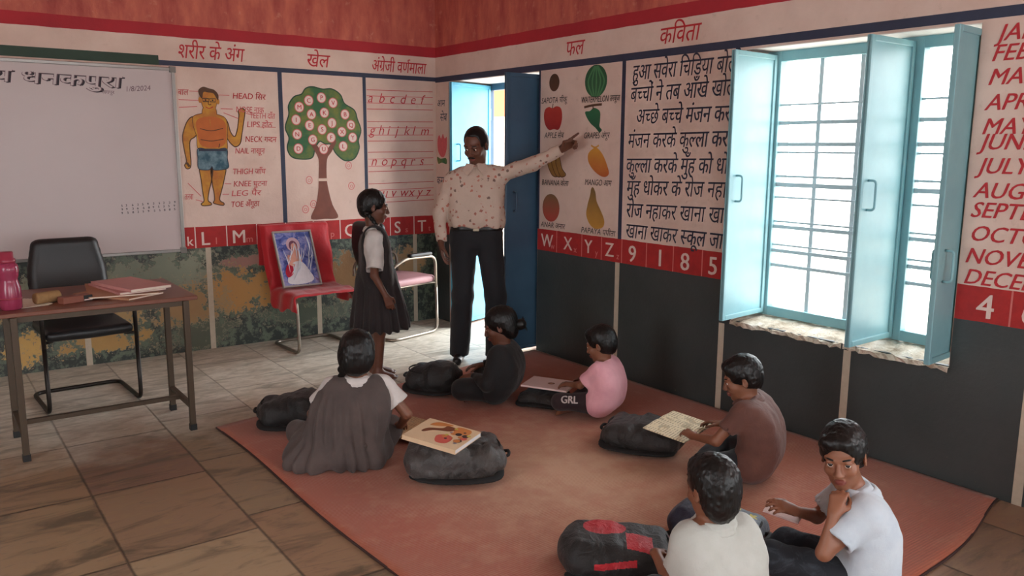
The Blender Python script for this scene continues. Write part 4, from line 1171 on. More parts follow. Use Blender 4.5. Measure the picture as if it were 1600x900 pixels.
mb = MB(); mb.box((-0.075, -0.03, 0), (0.075, 0.03, 0.034), mat('brown_card', srgb(134, 78, 62), 0.6)); mb.build('box', pb, bevel=0.003)
mb = MB(); mb.box((0.03, -0.0315, 0.002), (0.0765, -0.03, 0.032), M_plastic); mb.box((0.075, -0.0315, 0.002), (0.0765, 0.0315, 0.032), M_plastic); mb.box((0.032, -0.0325, 0.006), (0.074, -0.0315, 0.012), P_white); mb.build('end_label', pb)
sh = thing('paper_sheet', 'loose pale paper sheets beside the pink bottle', 'paper', (-3.425, -1.58, 0.7505), 0.2)
mb = MB()
for k in range(3): mb.box((-0.09, -0.13, 0.0012*k), (0.09, 0.13, 0.0012*k+0.0007), M_page, tmat((0, 0, 0), (0, 0, 0.1*k)))
mb.build('sheets', sh)
# ------------------------------------------------------------------ school bags
M_nyl = fabric_bag = None
def nylon(name, c, c2, rough=0.55):
    t = NT(name); p = t.pos(True)
    n = t.noise(p, 10, 5, 0.65, 1.0)
    t.out(t.mix(t.ramp(n, [(0.3, 0), (0.7, 1)]), c, c2), rough, Sheen_Weight=0.1)
    t.bump(t.math('ADD', t.noise(p, 16, 5, 0.65, 1.2), t.math('MULTIPLY', t.noise(p, 260, 2), 0.1)), 0.6, 0.02); return t.m
N_black = nylon('black_nylon', srgb(26, 25, 25), srgb(18, 18, 19))
N_brown = nylon('brown_black_nylon', srgb(44, 38, 36), srgb(28, 25, 25))
N_grey = nylon('charcoal_shiny_nylon', srgb(82, 78, 76), srgb(46, 43, 42), 0.38)
N_navy = nylon('navy_nylon', srgb(30, 34, 58), srgb(20, 22, 40))
N_red = nylon('red_nylon', srgb(196, 28, 44), srgb(170, 22, 36), 0.5)
N_web = mat('black_webbing', srgb(22, 22, 23), 0.8, 0.15, 60)
def school_bag(name, label, loc, rz, size, m, seed=0, fold=0.012, sag=0.0, pocket=True, straps=True, tilt=(0, 0), paint=None, group=None, mats=None, round_=0.5, vox=0.0065):
    """soft bag lying on its back: local x = width, y = towards the top handle, z up"""
    w, l, h = size
    r = thing(name, label, 'school bag', loc, rz, group or 'school bags lying on the durrie'); r.rotation_euler = (tilt[0], tilt[1], rz)
    S = SDF(vox)
    S.box((0, 0, h*0.5), (w/2, l/2, h*0.5), min(w, l, h)*round_, k=0.03)
    S.ell((0, -l*0.12, h*0.52), (w*0.46, l*0.40, h*0.52+sag), 0.05)
    if pocket: S.box((0, -l*0.2, h*0.92), (w*0.34, l*0.2, h*0.16), h*0.14, 0.025)
    S.plane((0, 0, 0.002), (0, 0, -1), 0.003)
    def folds(P):
        return vnoise(P*V3(1, 1.6, 1.2), 9, seed)*fold + vnoise(P*V3(0.7, 1.8, 1), 22, seed+7)*fold*0.45 - fold*0.35*np.abs(np.sin(P[:, 1]*26 + 5*vnoise(P, 7, seed+2)))
    S.disp = folds
    S.build('bag_body', mats or m, r, paint=paint)
    zt = h + sag*0.5
    mb = MB(); mb.tube(smooth_line3([(-w*0.40, l*0.05, h*0.80), (-w*0.34, l*0.36, h*0.86), (0, l*0.46, h*0.88), (w*0.34, l*0.36, h*0.86), (w*0.40, l*0.05, h*0.80)]), 0.0045, N_web, 6); mb.build('zip', r, smooth=True)
    mb = MB(); mb.tube(smooth_line3([(-0.035, l*0.47, h*0.55), (-0.03, l*0.55, h*0.6), (0.03, l*0.55, h*0.6), (0.035, l*0.47, h*0.55)]), 0.008, N_web, 8); mb.build('top_handle', r, smooth=True)
    if straps:
        for sx in (-1, 1):
            S2 = SDF(0.006); pts = [V3(sx*w*0.30, l*0.46, h*0.35), V3(sx*w*0.52, l*0.42, h*0.22), V3(sx*w*0.62, l*0.1, 0.028), V3(sx*w*0.56, -l*0.25, 0.026), V3(sx*w*0.42, -l*0.44, h*0.2)]
            q = [V3(*p) for p in smooth_line3(pts)]
            for a, b in zip(q[:-1], q[1:]): S2.cap(a, b, 0.020, k=0.01, flat=(0.2*sx, 0, 1), ff=2.6)
            S2.plane((0, 0, 0.002), (0, 0, -1), 0.002)
            S2.build('strap', N_web, r)
    return r
def smooth_line3(pts, n=6):
    out = []; m = len(pts); Q = [Vector(p) for p in pts]
    for i in range(m-1):
        p0, p1, p2, p3 = (Q[min(max(i+k-1, 0), m-1)] for k in range(4))
        for k in range(n):
            t = k/n; out.append(0.5*((2*p1) + (p2-p0)*t + (2*p0-5*p1+4*p2-p3)*t*t + (3*p1-p0-3*p2+p3)*t**3))
    out.append(Q[-1]); return out
G0 = 0.0115
school_bag('school_bag', 'black school bag at the far corner of the mat, beside the girl in grey-brown pinafore', (-2.20, -2.085, G0), 1.15, (0.27, 0.38, 0.155), N_black, 1, 0.014)
b2 = school_bag('school_bag', 'shiny charcoal school bag under the colourful picture book', (-1.825, -3.195, G0), -2.38+0.2, (0.33, 0.45, 0.15), N_grey, 2, 0.020, 0.0)
school_bag('school_bag', 'black school bag in front of the girl in black clothes', (-1.235, -1.995, G0), 0.75, (0.24, 0.34, 0.17), N_black, 3, 0.012)
school_bag('school_bag', 'flat dark bag under the open book of the child in pink', (-0.815, -2.60, G0), 0.5, (0.24, 0.26, 0.072), N_brown, 4, 0.008, pocket=False)
school_bag('school_bag', 'dark brown school bag in front of the boy in brown shirt', (-0.845, -3.475, G0), 0.55, (0.30, 0.40, 0.13), N_brown, 5, 0.014)

# red and black rucksack, lying with the front up
rk_l, rk_w, rk_h = 0.41, 0.29, 0.125
def rk_paint(P):
    x, y, z = P[:, 0], P[:, 1], P[:, 2]
    idx = np.zeros(len(P), int)
    top = z > rk_h*0.72
    flap = top & (((x+0.04)/0.062)**2 + ((y+0.05)/0.080)**2 < 1)
    sq = top & (np.abs(x-0.055-0.15*(y-0.07)) < 0.052) & (np.abs(y-0.075) < 0.048)
    side = (np.abs(z-rk_h*0.62-0.1*(y+0.05)) < 0.011) & (x > 0.09) & (y < 0.06) & (y > -0.09)
    side2 = (y > 0.185) & (x < 0.02) & (np.abs(z-rk_h*0.6) < 0.02)
    idx[flap | sq | side | side2] = 1
    return idx
bp = school_bag('rucksack', 'black rucksack with red front panels beside the boy with his back to the camera', (-1.835, -4.325, G0), -2.28, (rk_w, rk_l, rk_h), N_black, 6, 0.006, vox=0.0038, mats=[N_black, N_red], paint=rk_paint)
mb = MB(); mb.tube(smooth_line3([(-0.05, -0.14, rk_h*0.9), (0.022, -0.09, rk_h+0.002), (0.028, -0.01, rk_h+0.004), (-0.03, 0.035, rk_h+0.004)]), 0.005, N_web, 6); mb.build('flap_zip', bp, smooth=True)
mb = MB(); mb.box((0.040, -0.12, rk_h-0.004), (0.050, -0.09, rk_h+0.004), mat('grey_zip_pull', srgb(150, 146, 140), 0.4, metal=0.6)); mb.build('zip_pull', bp)

# navy bag with a flower print
def print_paint(P):
    x, y, z = P[:, 0], P[:, 1], P[:, 2]; idx = np.zeros(len(P), int)
    grey = (z > 0.07) & (y > 0.0); idx[grey] = 1
    for cx, cy, rr, k in ((-0.02, 0.06, 0.030, 2), (0.03, 0.10, 0.024, 3), (-0.04, 0.12, 0.022, 3), (0.06, 0.05, 0.016, 4), (0.01, 0.15, 0.018, 4), (-0.07, 0.05, 0.016, 3), (0.05, 0.145, 0.016, 2)):
        a = np.arctan2(y-cy, x-cx); d = np.hypot(x-cx, y-cy); idx[grey & (d < rr*(0.75+0.3*np.cos(5*a)))] = k
    return idx
school_bag('school_bag', 'navy school bag with grey flower printed front between the two boys in white', (-1.365, -4.405, G0), -2.84, (0.25, 0.36, 0.12), N_navy, 8, 0.006, vox=0.004,
           mats=[N_navy, nylon('grey_blue_nylon', srgb(104, 118, 128), srgb(86, 98, 110)), mat('pink_print', srgb(214, 110, 130)), mat('yellow_print', srgb(190, 180, 80)), mat('white_print', srgb(214, 210, 200))], paint=print_paint)

# ------------------------------------------------------------------ books on the bags and laps
def cover_picture(r, w, l, t):
    def WC(u, v, d): return (u, v, t+d)
    mb = MB(); rng = random.Random(5)
    a = mat('cover_salmon', srgb(206, 96, 84), 0.5); b = mat('cover_brown', srgb(120, 66, 40), 0.5); c = mat('cover_orange', srgb(206, 130, 70), 0.5); d = mat('cover_dark', srgb(60, 44, 44), 0.5); e = mat('cover_yellow', srgb(206, 186, 90), 0.5); g = mat('cover_grey', srgb(150, 140, 150), 0.5)
    fill(mb, WC, [(-0.09, -0.02), (-0.03, 0.01), (0.0, -0.03), (-0.02, -0.07), (-0.08, -0.07)], a, 0.0006)
    fill(mb, WC, [(-0.02, 0.10), (0.02, 0.085), (0.05, 0.03), (0.085, 0.02), (0.08, -0.03), (0.04, -0.02), (0.01, 0.05), (-0.03, 0.085)], b, 0.0008)
    fill(mb, WC, [(0.05, 0.10), (0.10, 0.08), (0.105, 0.0), (0.075, 0.03)], c, 0.0007); fill(mb, WC, [(0.04, -0.04), (0.10, -0.03), (0.10, -0.10), (0.05, -0.11)], c, 0.0007)
    for k in range(16):
        disc(mb, WC, rng.uniform(-0.06, 0.08), rng.uniform(-0.13, -0.02), rng.uniform(0.006, 0.018), rng.choice([a, d, e, g, d, c]), 0.001+0.00008*k, 12)
    mb.build('cover_picture', r)
M_cream = mat('cream_cover', srgb(224, 196, 160), 0.5, 0.1, 15)
book('picture_book', 'picture book with colourful cover lying on the shiny charcoal bag', (-1.925, -3.225), 0.45, 0.235, 0.29, 0.022, M_cream, mat('white_pages', srgb(226, 224, 226), 0.6, 0.1, 120), z=0.208, tilt=(0.08, -0.05), cover_fn=cover_picture)
def open_book(name, label, loc, rz, w, l, m, t=0.010, tilt=(0, 0), m2=None, cat='book'):
    r = thing(name, label, cat, loc, rz); r.rotation_euler = (tilt[0], tilt[1], rz)
    for sx, mm in ((-1, m), (1, m2 or m)):
        mb = MB(); n = 8; vs = []
        for j in (-1, 1):
            for i in range(n+1):
                u = i/n; vs.append((sx*u*w/2, j*l/2, t*(0.55+0.9*math.sin(min(1, u*1.6)*PI)*0.5*(1-u*0.5))))
        for j in (-1, 1):
            for i in range(n+1): vs.append((sx*i/n*w/2, j*l/2, 0.0))
        N1 = n+1; fs = []
        for i in range(n):
            fs += [(i, i+1, N1+i+1, N1+i), (2*N1+i, 3*N1+i, 3*N1+i+1, 2*N1+i+1), (i, 2*N1+i, 2*N1+i+1, i+1), (N1+i, N1+i+1, 3*N1+i+1, 3*N1+i)]
        fs.append((n, 2*N1+n, 3*N1+n, N1+n)); fs.append((0, N1, 3*N1, 2*N1))
        mb.add(vs, fs, mm); mb.build('page_block', r, smooth=False)
    return r
def page_mat(name, c, ink, sc=1.0):
    t = NT(name); p = t.pos(True); x, y, z = t.xyz(p)
    line = t.math('GREATER_THAN', t.math('SINE', t.math('MULTIPLY', y, 420)), 0.35)
    wd = t.ramp(t.noise(p, 90, 2, 0.5, stretch=(1, 0.2, 1)), [(0.46, 0), (0.52, 1)])
    pic = t.ramp(t.noise(p, 14, 3), [(0.56, 0), (0.60, 0.7)])
    cc = t.mix(t.math('MULTIPLY', t.math('MULTIPLY', line, wd), 0.55), c, ink)
    t.out(t.mix(pic, cc, t.mix(t.noise(p, 30, 3), srgb(196, 150, 80), srgb(150, 160, 150))), 0.7); return t.m
Pg1 = page_mat('printed_pages', srgb(226, 210, 176), srgb(90, 76, 70)); Pg2 = page_mat('tan_pages', srgb(196, 160, 118), srgb(120, 90, 70))
Pg3 = mat('pinkish_white_paper', srgb(224, 196, 190), 0.7, 0.06, 20)
open_book('notebook', 'tan notebook lying open at the right hand of the girl in pinafore', (-1.735, -2.62, 0.035), 0.5, 0.30, 0.20, Pg2, tilt=(0.10, 0))
sb = book('workbook', 'white workbook with a brown round emblem before the child in pink', (-0.795, -2.63), 0.55, 0.23, 0.29, 0.010, Pg3, M_page, z=0.130, tilt=(0.02, 0.02))
mb = MB()
def WS(u, v, d): return (u, v, 0.010+d)
disc(mb, WS, 0.0, -0.01, 0.022, mat('emblem_brown', srgb(130, 84, 64)), 0.0006); disc(mb, WS, 0.0, -0.01, 0.012, mat('emblem_tan', srgb(176, 130, 100)), 0.0009); mb.build('emblem', sb)
open_book('textbook', 'open illustrated textbook in the hands of the boy in brown shirt', (-0.828, -3.70, 0.176), 0.25, 0.31, 0.23, Pg1, tilt=(0.10, -0.03))
nb = thing('notebook', 'small pink-white notebook on the lap of the boy looking at the camera', 'book', (-1.39, -4.715, 0.258), 0.35); nb.rotation_euler = (0.12, -0.12, 0.35)
mb = MB(); mb.box((-0.045, -0.062, 0), (0.045, 0.062, 0.007), Pg3); mb.build('pages', nb)
mb = MB(); mb.box((-0.047, -0.064, -0.0015), (0.047, 0.064, 0.0), M_regp); mb.build('cover', nb)
# ------------------------------------------------------------------ people
def frame(fwd, up=(0, 0, 1)):
    """columns: right, forward, up"""
    f = unit(fwd); r = unit(np.cross(f, up)); u = np.cross(r, f)
    return np.stack([r, f, u], 1)
def ik(a, b, l1, l2, pole):
    a = np.array(a, float); b = np.array(b, float)
    d = np.linalg.norm(b-a); d = min(d, (l1+l2)*0.995); n = unit(b-a)
    x = (l1*l1-l2*l2+d*d)/(2*d); h = math.sqrt(max(0, l1*l1-x*x))
    p = np.array(pole, float); p = p-(p@n)*n; p = unit(p)
    return a+n*x+p*h

def skin(name, c):
    t = NT(name); p = t.pos(True)
    n = t.noise(p, 18, 4); 
    t.out(t.mix(n, tuple(x*0.86 for x in c[:3])+(1,), tuple(min(1, x*1.12) for x in c[:3])+(1,)), 0.48, Subsurface_Weight=0.08, Subsurface_Radius=(0.01, 0.004, 0.002))
    t.bump(t.noise(p, 120, 3), 0.12, 0.002); return t.m
SK1 = skin('brown_skin', srgb(128, 82, 60)); SK2 = skin('deep_brown_skin', srgb(104, 64, 48)); SK3 = skin('warm_brown_skin', srgb(142, 92, 68))
LIP = mat('lip_skin', srgb(128, 66, 58), 0.4)
def hair_mat():
    t = NT('black_hair'); p = t.pos(True)
    n = t.noise(p, 60, 3, 0.6, 0.2, stretch=(1.6, 1.6, 0.35))
    t.out(t.mix(n, srgb(9, 8, 8), srgb(20, 17, 16)), 0.42, Specular_IOR_Level=0.4)
    t.bump(n, 0.45, 0.004); return t.m
M_hair = hair_mat()
M_eyew = mat('eye_white', srgb(226, 216, 208), 0.25, 0.02); M_iris = mat('dark_iris', srgb(30, 20, 16), 0.15)
def fabric(name, c, c2=None, rough=0.85, wrinkle=0.35, scale=9.0, weave=0.0):
    t = NT(name); p = t.pos(True)
    n = t.noise(p, scale, 5, 0.6)
    c2 = c2 or tuple(x*0.82 for x in c[:3])+(1,)
    t.out(t.mix(t.ramp(n, [(0.3, 0), (0.7, 1)]), c2, c), rough, Sheen_Weight=0.12)
    t.bump(t.math('ADD', t.noise(p, scale*1.6, 4, 0.6, 0.8), t.math('MULTIPLY', t.noise(p, 240, 2), 0.12)), wrinkle, 0.012); return t.m

def head_prims(S, c, H, s, mouth=0.0, k=0.014):
    P = lambda x, y, z: c + H @ (V3(x, y, z)*s)
    E = lambda ctr, r, k_=k: S.ell(P(*ctr), V3(*r)*s, k_*s, H)
    E((0, -0.014, 0.034), (0.073, 0.094, 0.084))
    E((0, 0.026, -0.026), (0.058, 0.060, 0.074))
    E((0, 0.030, -0.070), (0.045, 0.047, 0.036))
    E((0, 0.062, -0.092), (0.022, 0.018, 0.017))
    for x in (-1, 1):
        E((x*0.036, 0.055, -0.026), (0.024, 0.024, 0.022))                      # cheek
        S.cap(P(x*0.046, 0.066, 0.026), P(x*0.012, 0.081, 0.023), 0.0095*s, 0.009*s, 0.012*s)   # brow
        E((x*0.012, 0.093, -0.034), (0.010, 0.010, 0.008), 0.006)
    S.cap(P(0, 0.081, 0.014), P(0, 0.100+0.05*max(0, s-0.97), -0.031), 0.0072*s, 0.0108*s, 0.010*s)
    E((0, 0.086, -0.057), (0.023, 0.011, 0.006), 0.005); E((0, 0.084, -0.069), (0.019, 0.010, 0.0065), 0.005)
    for x in (-1, 1):
        S.ell(P(x*0.031, 0.088, 0.004), V3(0.0155, 0.0125, 0.011)*s, 0.008*s, H, op='-')
        S.ell(P(x*0.031, 0.0715, 0.004), V3(0.0135, 0.0128, 0.0125)*s, 0.003*s, H)
        S.ell(P(x*0.0315, 0.0745, 0.0136), V3(0.0165, 0.0132, 0.0062)*s, 0.003*s, H)
        S.ell(P(x*0.0315, 0.0735, -0.0062), V3(0.0150, 0.0122, 0.0062)*s, 0.003*s, H)
        R2 = H @ rot3(0, 0, -x*0.35)
        S.ell(P(x*0.076, -0.010, -0.004), V3(0.008, 0.018, 0.029)*s, 0.008*s, R2)
        S.ell(P(x*0.083, -0.004, -0.002), V3(0.005, 0.009, 0.017)*s, 0.006*s, R2, op='-')
def head_paint(c, H, s):
    def f(P):
        q = ((P-c) @ H)/s
        lips = (((q[:, 0]/0.023)**2 + ((q[:, 2]+0.063)/0.0125)**2) < 1) & (q[:, 1] > 0.07)
        return lips.astype(int)
    return f
def eyes(parent, c, H, s, look=None, lid=0.0):
    for x in (-1, 1):
        p = c + H @ (V3(x*0.031, 0.0738, 0.0035)*s)
        d = unit(look-p) if look is not None else H[:, 1]
        F = frame(d); R_ = 0.0122*s
        M = Matrix(((F[0, 0], F[0, 2], F[0, 1], p[0]), (F[1, 0], F[1, 2], F[1, 1], p[1]), (F[2, 0], F[2, 2], F[2, 1], p[2]), (0, 0, 0, 1)))
        mb = MB(); n = 12
        prof = [(R_*math.sin(PI*(1-k/n)), R_*math.cos(PI*(1-k/n))) for k in range(n+1)]
        prof = [(max(r, 1e-5), z) for r, z in prof]
        mb.lathe(prof[:10], M_eyew, 16, M); mb.lathe([(r*1.02, z*1.02) for r, z in prof[9:]], M_iris, 16, M)
        mb.build('eye', parent, smooth=True)
        a = [c + H @ (V3(x*(0.016+0.0105*j), 0.0885-0.0026*j*j*0.6-0.001*j, 0.0245+0.003*math.sin(j*0.8))*s) for j in range(4)]
        mb = MB(); mb.tube(a, [0.0028*s, 0.0036*s, 0.0034*s, 0.0018*s], M_hair, 6); mb.build('eyebrow', parent, smooth=True)

def hand(S, w, d, n, t, L, curl=(0.35, 0.4, 0.45, 0.5), thumb=0.5, k=0.006, spread=0.06):
    """w wrist, d finger direction, n palm normal, t thumb side"""
    d = unit(d); n = np.array(n, float); n = unit(n-(n@d)*d); t0 = np.cross(d, n); t = t0 if t0@np.array(t, float) > 0 else -t0
    f = L/0.18
    offs = (0.030, 0.010, -0.010, -0.028); lens = (0.40, 0.44, 0.41, 0.33)
    S.cap(w, w+d*0.03*f, 0.024*f, 0.026*f, 0.012, n, 1.5)
    for i in range(4):
        kn = w + d*(0.088-0.004*abs(i-1))*f + t*offs[i]*f
        S.cap(w + d*0.012*f + t*offs[i]*0.55*f, kn, 0.0145*f, 0.0115*f, 0.010)
        a = 0.0; p = kn; dd = unit(d + t*(spread*(1.5-i)))
        for j, fr in enumerate((0.45, 0.31, 0.24)):
            a += curl[i]*(1.0 if j else 0.8)
            v = dd*math.cos(a) + n*math.sin(a)
            q = p + v*lens[i]*L*fr
            r0 = (0.0098-0.0008*j)*f*(0.9 if i == 3 else 1)
            S.cap(p, q, r0, r0*0.92, 0.004); p = q
    b = w + d*0.022*f + t*0.022*f + n*0.006*f
    m1 = b + unit(d*0.62 + t*0.72 + n*0.25)*0.042*f
    m2 = m1 + unit(d*(0.9-0.2*thumb) + t*(0.35-0.5*thumb) + n*0.3*(1+thumb))*0.032*f
    m3 = m2 + unit(d*(0.95-0.2*thumb) + t*(0.1-0.5*thumb) + n*0.3*(1+thumb))*0.026*f
    S.cap(b, m1, 0.0155*f, 0.0115*f, 0.010); S.cap(m1, m2, 0.0112*f, 0.0102*f, 0.004); S.cap(m2, m3, 0.0102*f, 0.009*f, 0.004)
def foot(S, ank, d, L, up=(0, 0, 1), k=0.012):
    d = unit(d); u = np.array(up, float); f = L/0.2; sd = np.cross(d, u)
    heel = ank - d*0.03*f - u*0.035*f
    S.cap(ank, heel, 0.028*f, 0.024*f, k)
    ball = ank + d*0.095*f - u*0.046*f
    S.cap(ank-u*0.012*f, ball, 0.028*f, 0.018*f, 0.02, sd, 0.72)
    S.cap(heel, ball, 0.022*f, 0.017*f, 0.02, sd, 0.7)
    for i in range(5):
        o = (i-2)*0.0145*f
        p = ball + sd*o - u*0.004*f; S.cap(p, p + d*(0.038-0.003*abs(i-1))*f, 0.0095*f, 0.0075*f, 0.004)
def torso(S, nodes, rt, k=0.03, n=4):
    for (p0, h0, r0), (p1, h1, r1) in zip(nodes[:-1], nodes[1:]):
        for j in range(n+(1 if p1 is nodes[-1][0] else 0)):
            f = j/n; p = np.array(p0)*(1-f)+np.array(p1)*f; h = h0*(1-f)+h1*f; r = r0*(1-f)+r1*f
            S.cap(p-rt*h, p+rt*h, r, k=k)

def person(name, label, base, z=0.0, group=None):
    o = thing(name, label, 'person', (base[0], base[1], z), 0.0, group); o['world_coords'] = 1
    return o
def wrinkle(amp, scale, seed=0, fold=None):
    def f(P):
        d = vnoise(P*V3(1, 1, 0.6), scale, seed)*amp + vnoise(P, scale*2.3, seed+5)*amp*0.4
        if fold is not None: d = d + fold(P)
        return d
    return f
def hair_cap(parent, c, H, s, length=0.0, front=0.052, side=0.0, top=0.012, nape=-0.045, part=True, m=None, name='hair', seed=0, rough=0.003, ears=True, vox=0.0045, recede=False, long=False):
    """short hair: a shell over the skull with a hairline; nape = how far down the back it reaches"""
    S = SDF(vox)
    P = lambda x, y, z: c + H @ (V3(x, y, z)*s)
    S.ell(P(0, -0.018, 0.042), V3(0.074+top*0.75, 0.094+top*0.8, 0.084+top)*s, 0.02*s, H)
    S.ell(P(0, -0.048, 0.0), V3(0.068+top*0.5, 0.062+top*0.4, 0.085)*s, 0.02*s, H)
    if long: S.ell(P(0, -0.050, -0.045), V3(0.062, 0.050, 0.062)*s, 0.03*s, H)
    if front > 0: S.ell(P(0.01, front+0.006, 0.088), V3(0.054, 0.026, 0.022)*s, 0.035*s, H)
    # face opening, ears, nape
    S.ell(P(0, 0.098, -0.034), V3(0.074, 0.075, 0.1)*s, 0.012*s, H, op='-')
    for x in (-1, 1):
        S.ell(P(x*0.085, 0.028, -0.052), V3(0.035, 0.045, 0.058)*s, 0.012*s, H, op='-')
        if ears: S.ell(P(x*0.086, -0.006, -0.012), V3(0.016, 0.022, 0.034)*s, 0.006*s, H, op='-')
    if recede:
        for x in (-1, 0, 1): S.ell(P(x*0.03, 0.095, 0.036), V3(0.034, 0.068, 0.056)*s, 0.015*s, H, op='-')
    S.plane(P(0, -0.06, nape), H @ V3(0, 0.35, -1), 0.01)
    def strands(Q):
        q = ((Q-c) @ H)/s
        a = np.arctan2(q[:, 0], -(q[:, 1]+0.03)); 
        return rough*s*np.sin(a*60 + 5*vnoise(Q, 40/s, seed)) * 0.35 + rough*s*0.7*vnoise(Q, 90/s, seed+3)
    S.disp = strands
    return S.build(name, m or M_hair, parent)

def seated(base, f, neck, headc, hd, hs, handL, handR, o):
    """cross-legged child; f facing (xy), neck / head centre / hands in world coordinates"""
    g = 0.012
    f = unit((f[0], f[1], 0)); rt = V3(f[1], -f[0], 0); up = V3(0, 0, 1)
    pel = V3(base[0], base[1], 0.095+g); neck = np.array(neck, float); hc = np.array(headc, float)
    sc = o.get('scale', (neck[2])/0.46)
    H = frame(hd, o.get('hup', (0, 0, 1)))
    r = person('person', o['label'], base, group='children sitting on the durrie')
    mid = pel*0.5+neck*0.5 - f*o.get('slouch', 0.03)*sc - up*0.02
    def spine(t): return pel*(1-t)**2 + (2*mid-(pel+neck)/2)*2*t*(1-t) + neck*t*t
    shw = o.get('shw', 0.118)*sc
    sh = {q: neck - up*0.035*sc + rt*q*shw + f*o.get('shf', 0.0)*sc + up*o.get('shz', {}).get(q, 0) for q in (-1, 1)}
    hip = {q: pel + rt*q*0.07*sc + f*0.02 for q in (-1, 1)}
    kn = {q: pel*V3(1, 1, 0) + rt*q*0.25*sc + f*0.21*sc + up*(0.105*sc+g) for q in (-1, 1)}
    kn.update({k: np.array(v, float) for k, v in o.get('knee', {}).items()})
    an = {q: pel*V3(1, 1, 0) - rt*q*0.06*sc + f*(0.29 if q > 0 else 0.24)*sc + up*(0.05*sc+g) for q in (-1, 1)}
    an.update({k: np.array(v, float) for k, v in o.get('ankle', {}).items()})
    L1, L2, LH = 0.195*sc, 0.175*sc, 0.135*sc
    hands = {-1: handL, 1: handR}; el = {}; wr = {}
    S = SDF(0.0046)
    head_prims(S, hc, H, hs)
    S.cap(hc + H @ (V3(0, -0.022, -0.06)*hs), neck-up*0.02, 0.042*sc, 0.046*sc, 0.03)
    torso(S, [(spine(0), 0.06*sc, 0.075*sc), (spine(0.4), 0.05*sc, 0.066*sc), (spine(0.75), 0.06*sc, 0.066*sc), (spine(0.95), 0.085*sc, 0.036*sc)], rt)
    for q in (-1, 1):
        hd_ = hands[q]
        w = np.array(hd_['w'], float)
        el[q] = np.array(hd_['el'], float) if 'el' in hd_ else ik(sh[q], w, L1, L2, hd_.get('pole', rt*q*0.8-f*0.5-up*0.6))
        wr[q] = w
        S.cap(sh[q], el[q], 0.036*sc, 0.027*sc, 0.02); S.cap(el[q], w, 0.0275*sc, 0.0185*sc, 0.012)
        if not hd_.get('none'):
            hand(S, w, hd_['d'], hd_['n'], hd_.get('t', -rt*q), LH, hd_.get('curl', (0.35, 0.4, 0.45, 0.5)), hd_.get('thumb', 0.4))
        S.cap(hip[q], kn[q], 0.062*sc, 0.046*sc, 0.03); S.cap(kn[q], an[q], 0.045*sc, 0.027*sc, 0.02)
        foot(S, an[q], o.get('footd', {}).get(q, -rt*q*0.8+f*0.4), 0.17*sc, unit(f*0.8+up*0.5 if 'footd' not in o else up))
    S.plane((0, 0, g), (0, 0, -1), 0.003)
    S.build('body', [o['skin'], LIP], r, paint=head_paint(hc, H, hs))
    return dict(r=r, pel=pel, neck=neck, spine=spine, sh=sh, hip=hip, kn=kn, an=an, el=el, wr=wr, f=f, rt=rt, up=up, H=H, hc=hc, hs=hs, sc=sc, g=g)

def shirt(J, m, name='shirt', sleeve=0.55, puff=0.0, hem=0.0, seed=0, collar=True, amp=0.005, wide=1.0, vox=0.0062, long_sleeve=False, neckcut=0.05, fold=None):
    sc, rt, f, up, sp = J['sc'], J['rt'], J['f'], J['up'], J['spine']
    S = SDF(vox)
    torso(S, [(sp(hem), 0.082*sc*wide, 0.092*sc), (sp(0.3), 0.070*sc*wide, 0.086*sc), (sp(0.65), 0.078*sc*wide, 0.083*sc), (sp(0.9), 0.092*sc, 0.054*sc)], rt, 0.04)
    S.cap(J['sh'][-1], J['sh'][1], 0.044*sc, k=0.04)
    for q in (-1, 1):
        a, b = J['sh'][q], J['el'][q]; e = a + (b-a)*sleeve
        S.cap(a, e if not long_sleeve else b, 0.050*sc, (0.046+puff)*sc, 0.03)
        if long_sleeve:
            w = J['wr'][q]; ww = b + (w-b)*0.93
            S.cap(b, ww, 0.044*sc, 0.031*sc, 0.02); S.plane(ww, w-b, 0.003, (ww, 0.06*sc))
        else:
            d = unit(b-a); S.plane(e, d, 0.003, (e+d*0.03*sc, 0.085*sc))
            S.cap(e-d*0.012*sc, e+d*0.06*sc, 0.037*sc+puff*0.5*sc, 0.041*sc+puff*0.5*sc, 0.003, op='-')
    top = J['neck'] + up*0.012*sc
    d = unit(J['hc']-J['neck'])
    if collar: S.cap(J['neck']-d*0.015*sc, J['neck']+d*0.018*sc, 0.060*sc, 0.054*sc, 0.02)
    S.plane(J['neck']+d*0.024*sc, d, 0.003, (J['neck']+d*0.05*sc, 0.09*sc))
    S.plane((0, 0, J['g']), (0, 0, -1), 0.003)
    sd = seed
    S.disp = wrinkle(amp, 16, sd, fold)
    return S.build(name, m, J['r'])
def collar_part(J, m, open_front=True, r=0.058):
    sc = J['sc']; d = unit(J['hc']-J['neck']); d = unit(d*0.5+V3(0, 0, 0.5)); F = frame(J['f'], d)
    S = SDF(0.0045); n = 26; gap = 0.30
    for rr, h, t in ((r, 0.018, 0.008), (r+0.010, 0.006, 0.009), (r+0.019, -0.010, 0.007)):
        P = []
        for i in range(n+1):
            a = PI/2 + gap + (2*PI-2*gap)*i/n
            e = 0.020*max(0, 1-min(i, n-i)/3.0)
            P.append(J['neck'] + F @ (V3(math.cos(a)*rr*1.08, math.sin(a)*rr, h - e*(0.8 if h < 0.01 else 0.2))*sc))
        for p, q in zip(P[:-1], P[1:]): S.cap(p, q, t*sc, k=0.006)
    return S.build('collar', m, J['r'])
